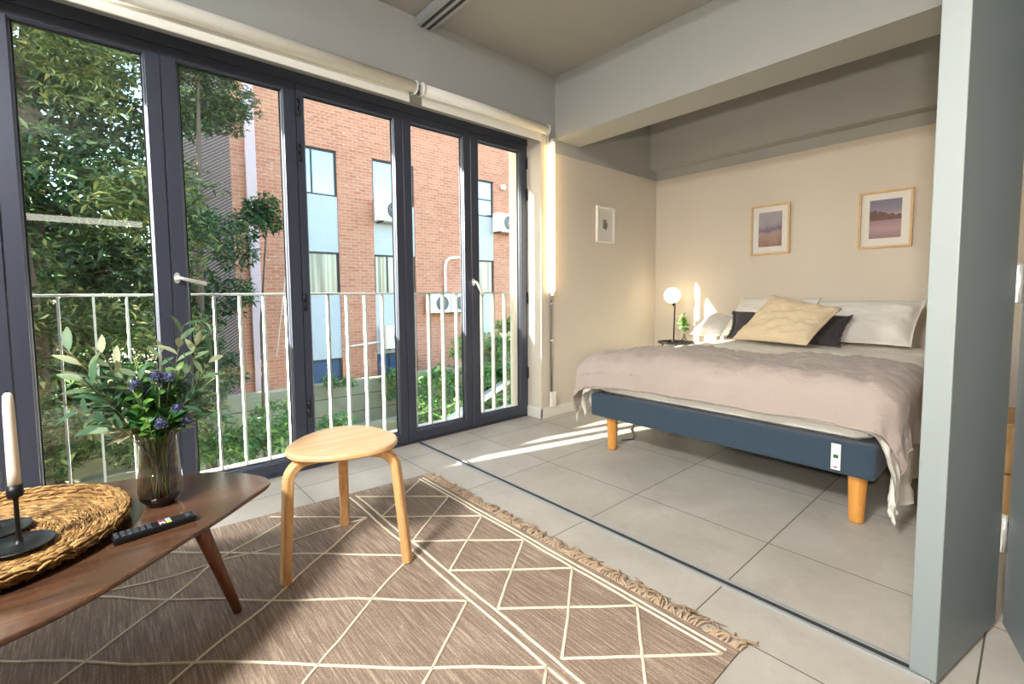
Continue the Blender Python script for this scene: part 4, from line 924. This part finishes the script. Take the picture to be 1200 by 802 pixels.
# trees and shrubs
M['tree_leaf'] = leaf_mat('tree_leaf', [(0.0, srgb(36, 54, 32)), (0.45, srgb(74, 94, 52)), (0.80, srgb(124, 134, 80)), (0.93, srgb(160, 160, 92)), (0.97, srgb(226, 190, 50))], 0.4, 0.35)
M['tree_dark'] = leaf_mat('dark_tree_leaf', [(0.0, srgb(30, 56, 34)), (0.5, srgb(58, 88, 52)), (1.0, srgb(104, 128, 74))], 0.45, 0.3)
M['bark'] = simple('bark', srgb(86, 70, 54), 0.9, bump=(20, 0.6, 0.02))
def foliage(centres, n_per, L, wd, mat, spread, rosette=6, flat=0.5):
    """centres: (x,y,z,rx,ry,rz) ellipsoids filled with leaf rosettes; numpy-built diamonds folded along the midrib"""
    V = []; n_all = 0
    for (cx, cy_, cz, rx, ry, rz), k in zip(centres, n_per):
        q = RNG.normal(size=(k, 3)); q /= np.linalg.norm(q, axis=1, keepdims=True); q *= RNG.random((k, 1))**(1/3)*np.array([rx, ry, rz]); q += [cx, cy_, cz]
        c = np.repeat(q, rosette, 0); m_ = len(c)
        d = RNG.normal(size=(m_, 3)); d[:, 2] = d[:, 2]*0.5+0.05; d /= np.linalg.norm(d, axis=1, keepdims=True)
        u = RNG.normal(size=(m_, 3))*flat; u[:, 2] += 1; s = np.cross(d, u); s /= np.linalg.norm(s, axis=1, keepdims=True)
        nn = np.cross(s, d); l = (L*RNG.uniform(0.6, 1.25, (m_, 1))); w2 = l*wd
        base = c+d*0.02; tip = base+d*l-nn*l*0.2; mid = base+d*l*0.45+nn*l*0.04
        V.append(np.stack([base, mid-s*w2+nn*w2*0.3, tip, mid+s*w2+nn*w2*0.3, mid], 1)); n_all += m_
    V = np.concatenate(V); m_ = len(V); idx = np.arange(m_)[:, None]*5
    f = np.concatenate([idx+np.array([0, 4, 1]), idx+np.array([1, 4, 2]), idx+np.array([0, 3, 4]), idx+np.array([3, 2, 4])])
    me = bpy.data.meshes.new('foliage'); me.vertices.add(m_*5); me.vertices.foreach_set('co', V.reshape(-1)); me.loops.add(len(f)*3); me.loops.foreach_set('vertex_index', f.reshape(-1).astype(np.int32))
    me.polygons.add(len(f)); me.polygons.foreach_set('loop_start', np.arange(0, len(f)*3, 3, dtype=np.int32)); me.polygons.foreach_set('loop_total', np.full(len(f), 3, np.int32)); me.update(calc_edges=True); me.validate(); me.materials.append(mat)
    o = bpy.data.objects.new('foliage', me); COL.objects.link(o); return o
def plant(name, base, label, cat, centres, n_per, L, wd, mat, trunk=None, group=None, rosette=6):
    r = empty(name, base, label, cat, group); f = foliage(centres, n_per, L, wd, mat, 0); f.parent = r; f.location = -Vector(base)
    if trunk:
        b = MB()
        for t in trunk: b.tube(t[0], t[1], seg=8)
        part(b, 'trunk', M['bark'], r)
    return r
def blobs(x0, x1, y0, y1, z0, z1, n, rmin, rmax):
    return [(random.uniform(x0, x1), random.uniform(y0, y1), random.uniform(z0, z1), random.uniform(rmin, rmax), random.uniform(rmin, rmax), random.uniform(rmin, rmax)*0.7) for _ in range(n)]
TREES = 'trees and shrubs in the garden'
c = blobs(-1.9, 0.72, 5.8, 7.4, -0.9, 5.2, 58, 0.35, 0.65); plant('tree', (-0.6, 6.6, -2.6), 'large broadleaf tree filling the left glass doors', 'tree', c, [82]*len(c), 0.13, 0.13, M['tree_leaf'], [([(-0.6, 6.6, -2.6), (-0.5, 6.6, 0.5), (-0.7, 6.5, 3.5)], [0.10, 0.07, 0.03]), ([(-0.55, 6.6, 1.2), (-1.4, 6.4, 2.6)], [0.04, 0.015])], TREES)
c = blobs(0.75, 1.5, 7.8, 9.0, -0.9, 2.4, 16, 0.3, 0.5)+blobs(1.0, 1.9, 8.8, 9.6, 3.7, 5.6, 9, 0.25, 0.5)+[(1.95, 9.2, 2.2, 0.35, 0.3, 0.25), (1.75, 9.2, 1.7, 0.35, 0.3, 0.3), (2.15, 9.3, 2.5, 0.25, 0.2, 0.18), (1.7, 9.0, 1.0, 0.3, 0.3, 0.35)]; plant('tree', (1.2, 8.6, -2.6), 'darker leafy tree in front of the ribbed cladding', 'tree', c, [95]*len(c), 0.12, 0.14, M['tree_dark'], [([(1.2, 8.6, -2.6), (1.1, 8.5, 0.5), (1.3, 8.9, 4.5)], [0.09, 0.06, 0.02])], TREES)
c = blobs(-2.6, 0.9, 8.6, 11.0, -1.6, 8.4, 60, 0.6, 1.1); plant('tree', (-0.8, 9.6, -2.6), 'tall dense tree furthest behind the left glass door', 'tree', c, [115]*len(c), 0.2, 0.16, M['tree_dark'], [([(-0.8, 9.6, -2.6), (-0.7, 9.5, 3), (-0.5, 9.5, 6.5)], [0.2, 0.14, 0.04])], TREES)
c = blobs(-1.2, 0.2, 4.9, 5.8, -2.3, -1.1, 9, 0.25, 0.42); plant('shrub', (-0.4, 5.4, -2.6), 'leafy shrub low behind the leftmost railing bars', 'shrub', c, [48]*len(c), 0.13, 0.17, M['tree_leaf'], [([(-0.4, 5.4, -2.6), (-0.4, 5.4, -1.5)], [0.03, 0.01])], TREES)
c = blobs(0.9, 3.3, 6.8, 8.4, -2.5, -0.7, 22, 0.25, 0.5); plant('shrub', (1.9, 7.6, -2.6), 'pale green climbing shrub behind the second glass door', 'shrub', c, [75]*len(c), 0.10, 0.26, M['vine_leaf'], [([(1.9, 7.6, -2.6), (1.9, 7.6, -1.4)], [0.03, 0.01])], TREES)
c = [(2.33, 9.4, 2.62, 0.24, 0.2, 0.22), (2.42, 9.4, 2.3, 0.18, 0.2, 0.16), (2.2, 9.4, 2.35, 0.18, 0.2, 0.14)]; plant('tree', (2.1, 9.4, -2.6), 'slender tree with a small tuft in front of the brick wall', 'tree', c, [60, 36, 28], 0.12, 0.2, M['tree_leaf'], [([(2.1, 9.4, -2.6), (2.15, 9.4, 0.5), (2.33, 9.4, 2.5)], [0.025, 0.02, 0.01])], TREES)
c = blobs(5.25, 9.6, 8.5, 9.6, -2.2, -0.8, 38, 0.3, 0.5)+blobs(6.0, 9.2, 8.9, 9.6, -0.8, -0.1, 16, 0.25, 0.42)+blobs(8.2, 9.0, 9.2, 9.6, -0.2, 0.45, 5, 0.2, 0.35); plant('vine', (8.4, 9.2, -2.6), 'thick green vine spilling over in front of the garden wall at the right', 'vine', c, [80]*len(c), 0.11, 0.3, M['vine_leaf'], None, TREES)
c = blobs(3.9, 6.6, 10.6, 11.0, -1.7, -1.0, 12, 0.15, 0.24); plant('shrub', (5.2, 10.8, -2.6), 'thin row of plants along the garden wall', 'shrub', c, [30]*len(c), 0.11, 0.24, M['vine_leaf'], None, TREES)
c = blobs(-3.2, 0.9, 11.2, 12.2, -2.2, 3.2, 44, 0.5, 0.8); plant('hedge', (-1.1, 11.7, -2.6), 'dark overgrown hedge at the back of the garden behind the big tree', 'hedge', c, [110]*len(c), 0.2, 0.2, M['tree_dark'], None, TREES)
# hedge beyond everything so that no bare horizon shows at the far left
c = blobs(-6, -2.2, 9.5, 12, -2, 6, 24, 0.6, 1.1); plant('tree', (-4, 10.8, -2.6), 'dense tree beyond the left frame edge of the garden', 'tree', c, [60]*len(c), 0.22, 0.2, M['tree_dark'], None, TREES)

nb = empty('added_shade_block', (-14, 9.3, -2.6), 'plain pale block added beyond the left of the view to shade the trees', 'building')  # unseen block, added to keep the low sun off the trees
part(MB().box(-16, -12, 7.2, 11.2, -2.6, 8.0), 'wall', M['spandrel'], nb); part(MB().box(-16.2, -11.8, 7.0, 11.4, 8.0, 8.2), 'roof', M['concrete'], nb)
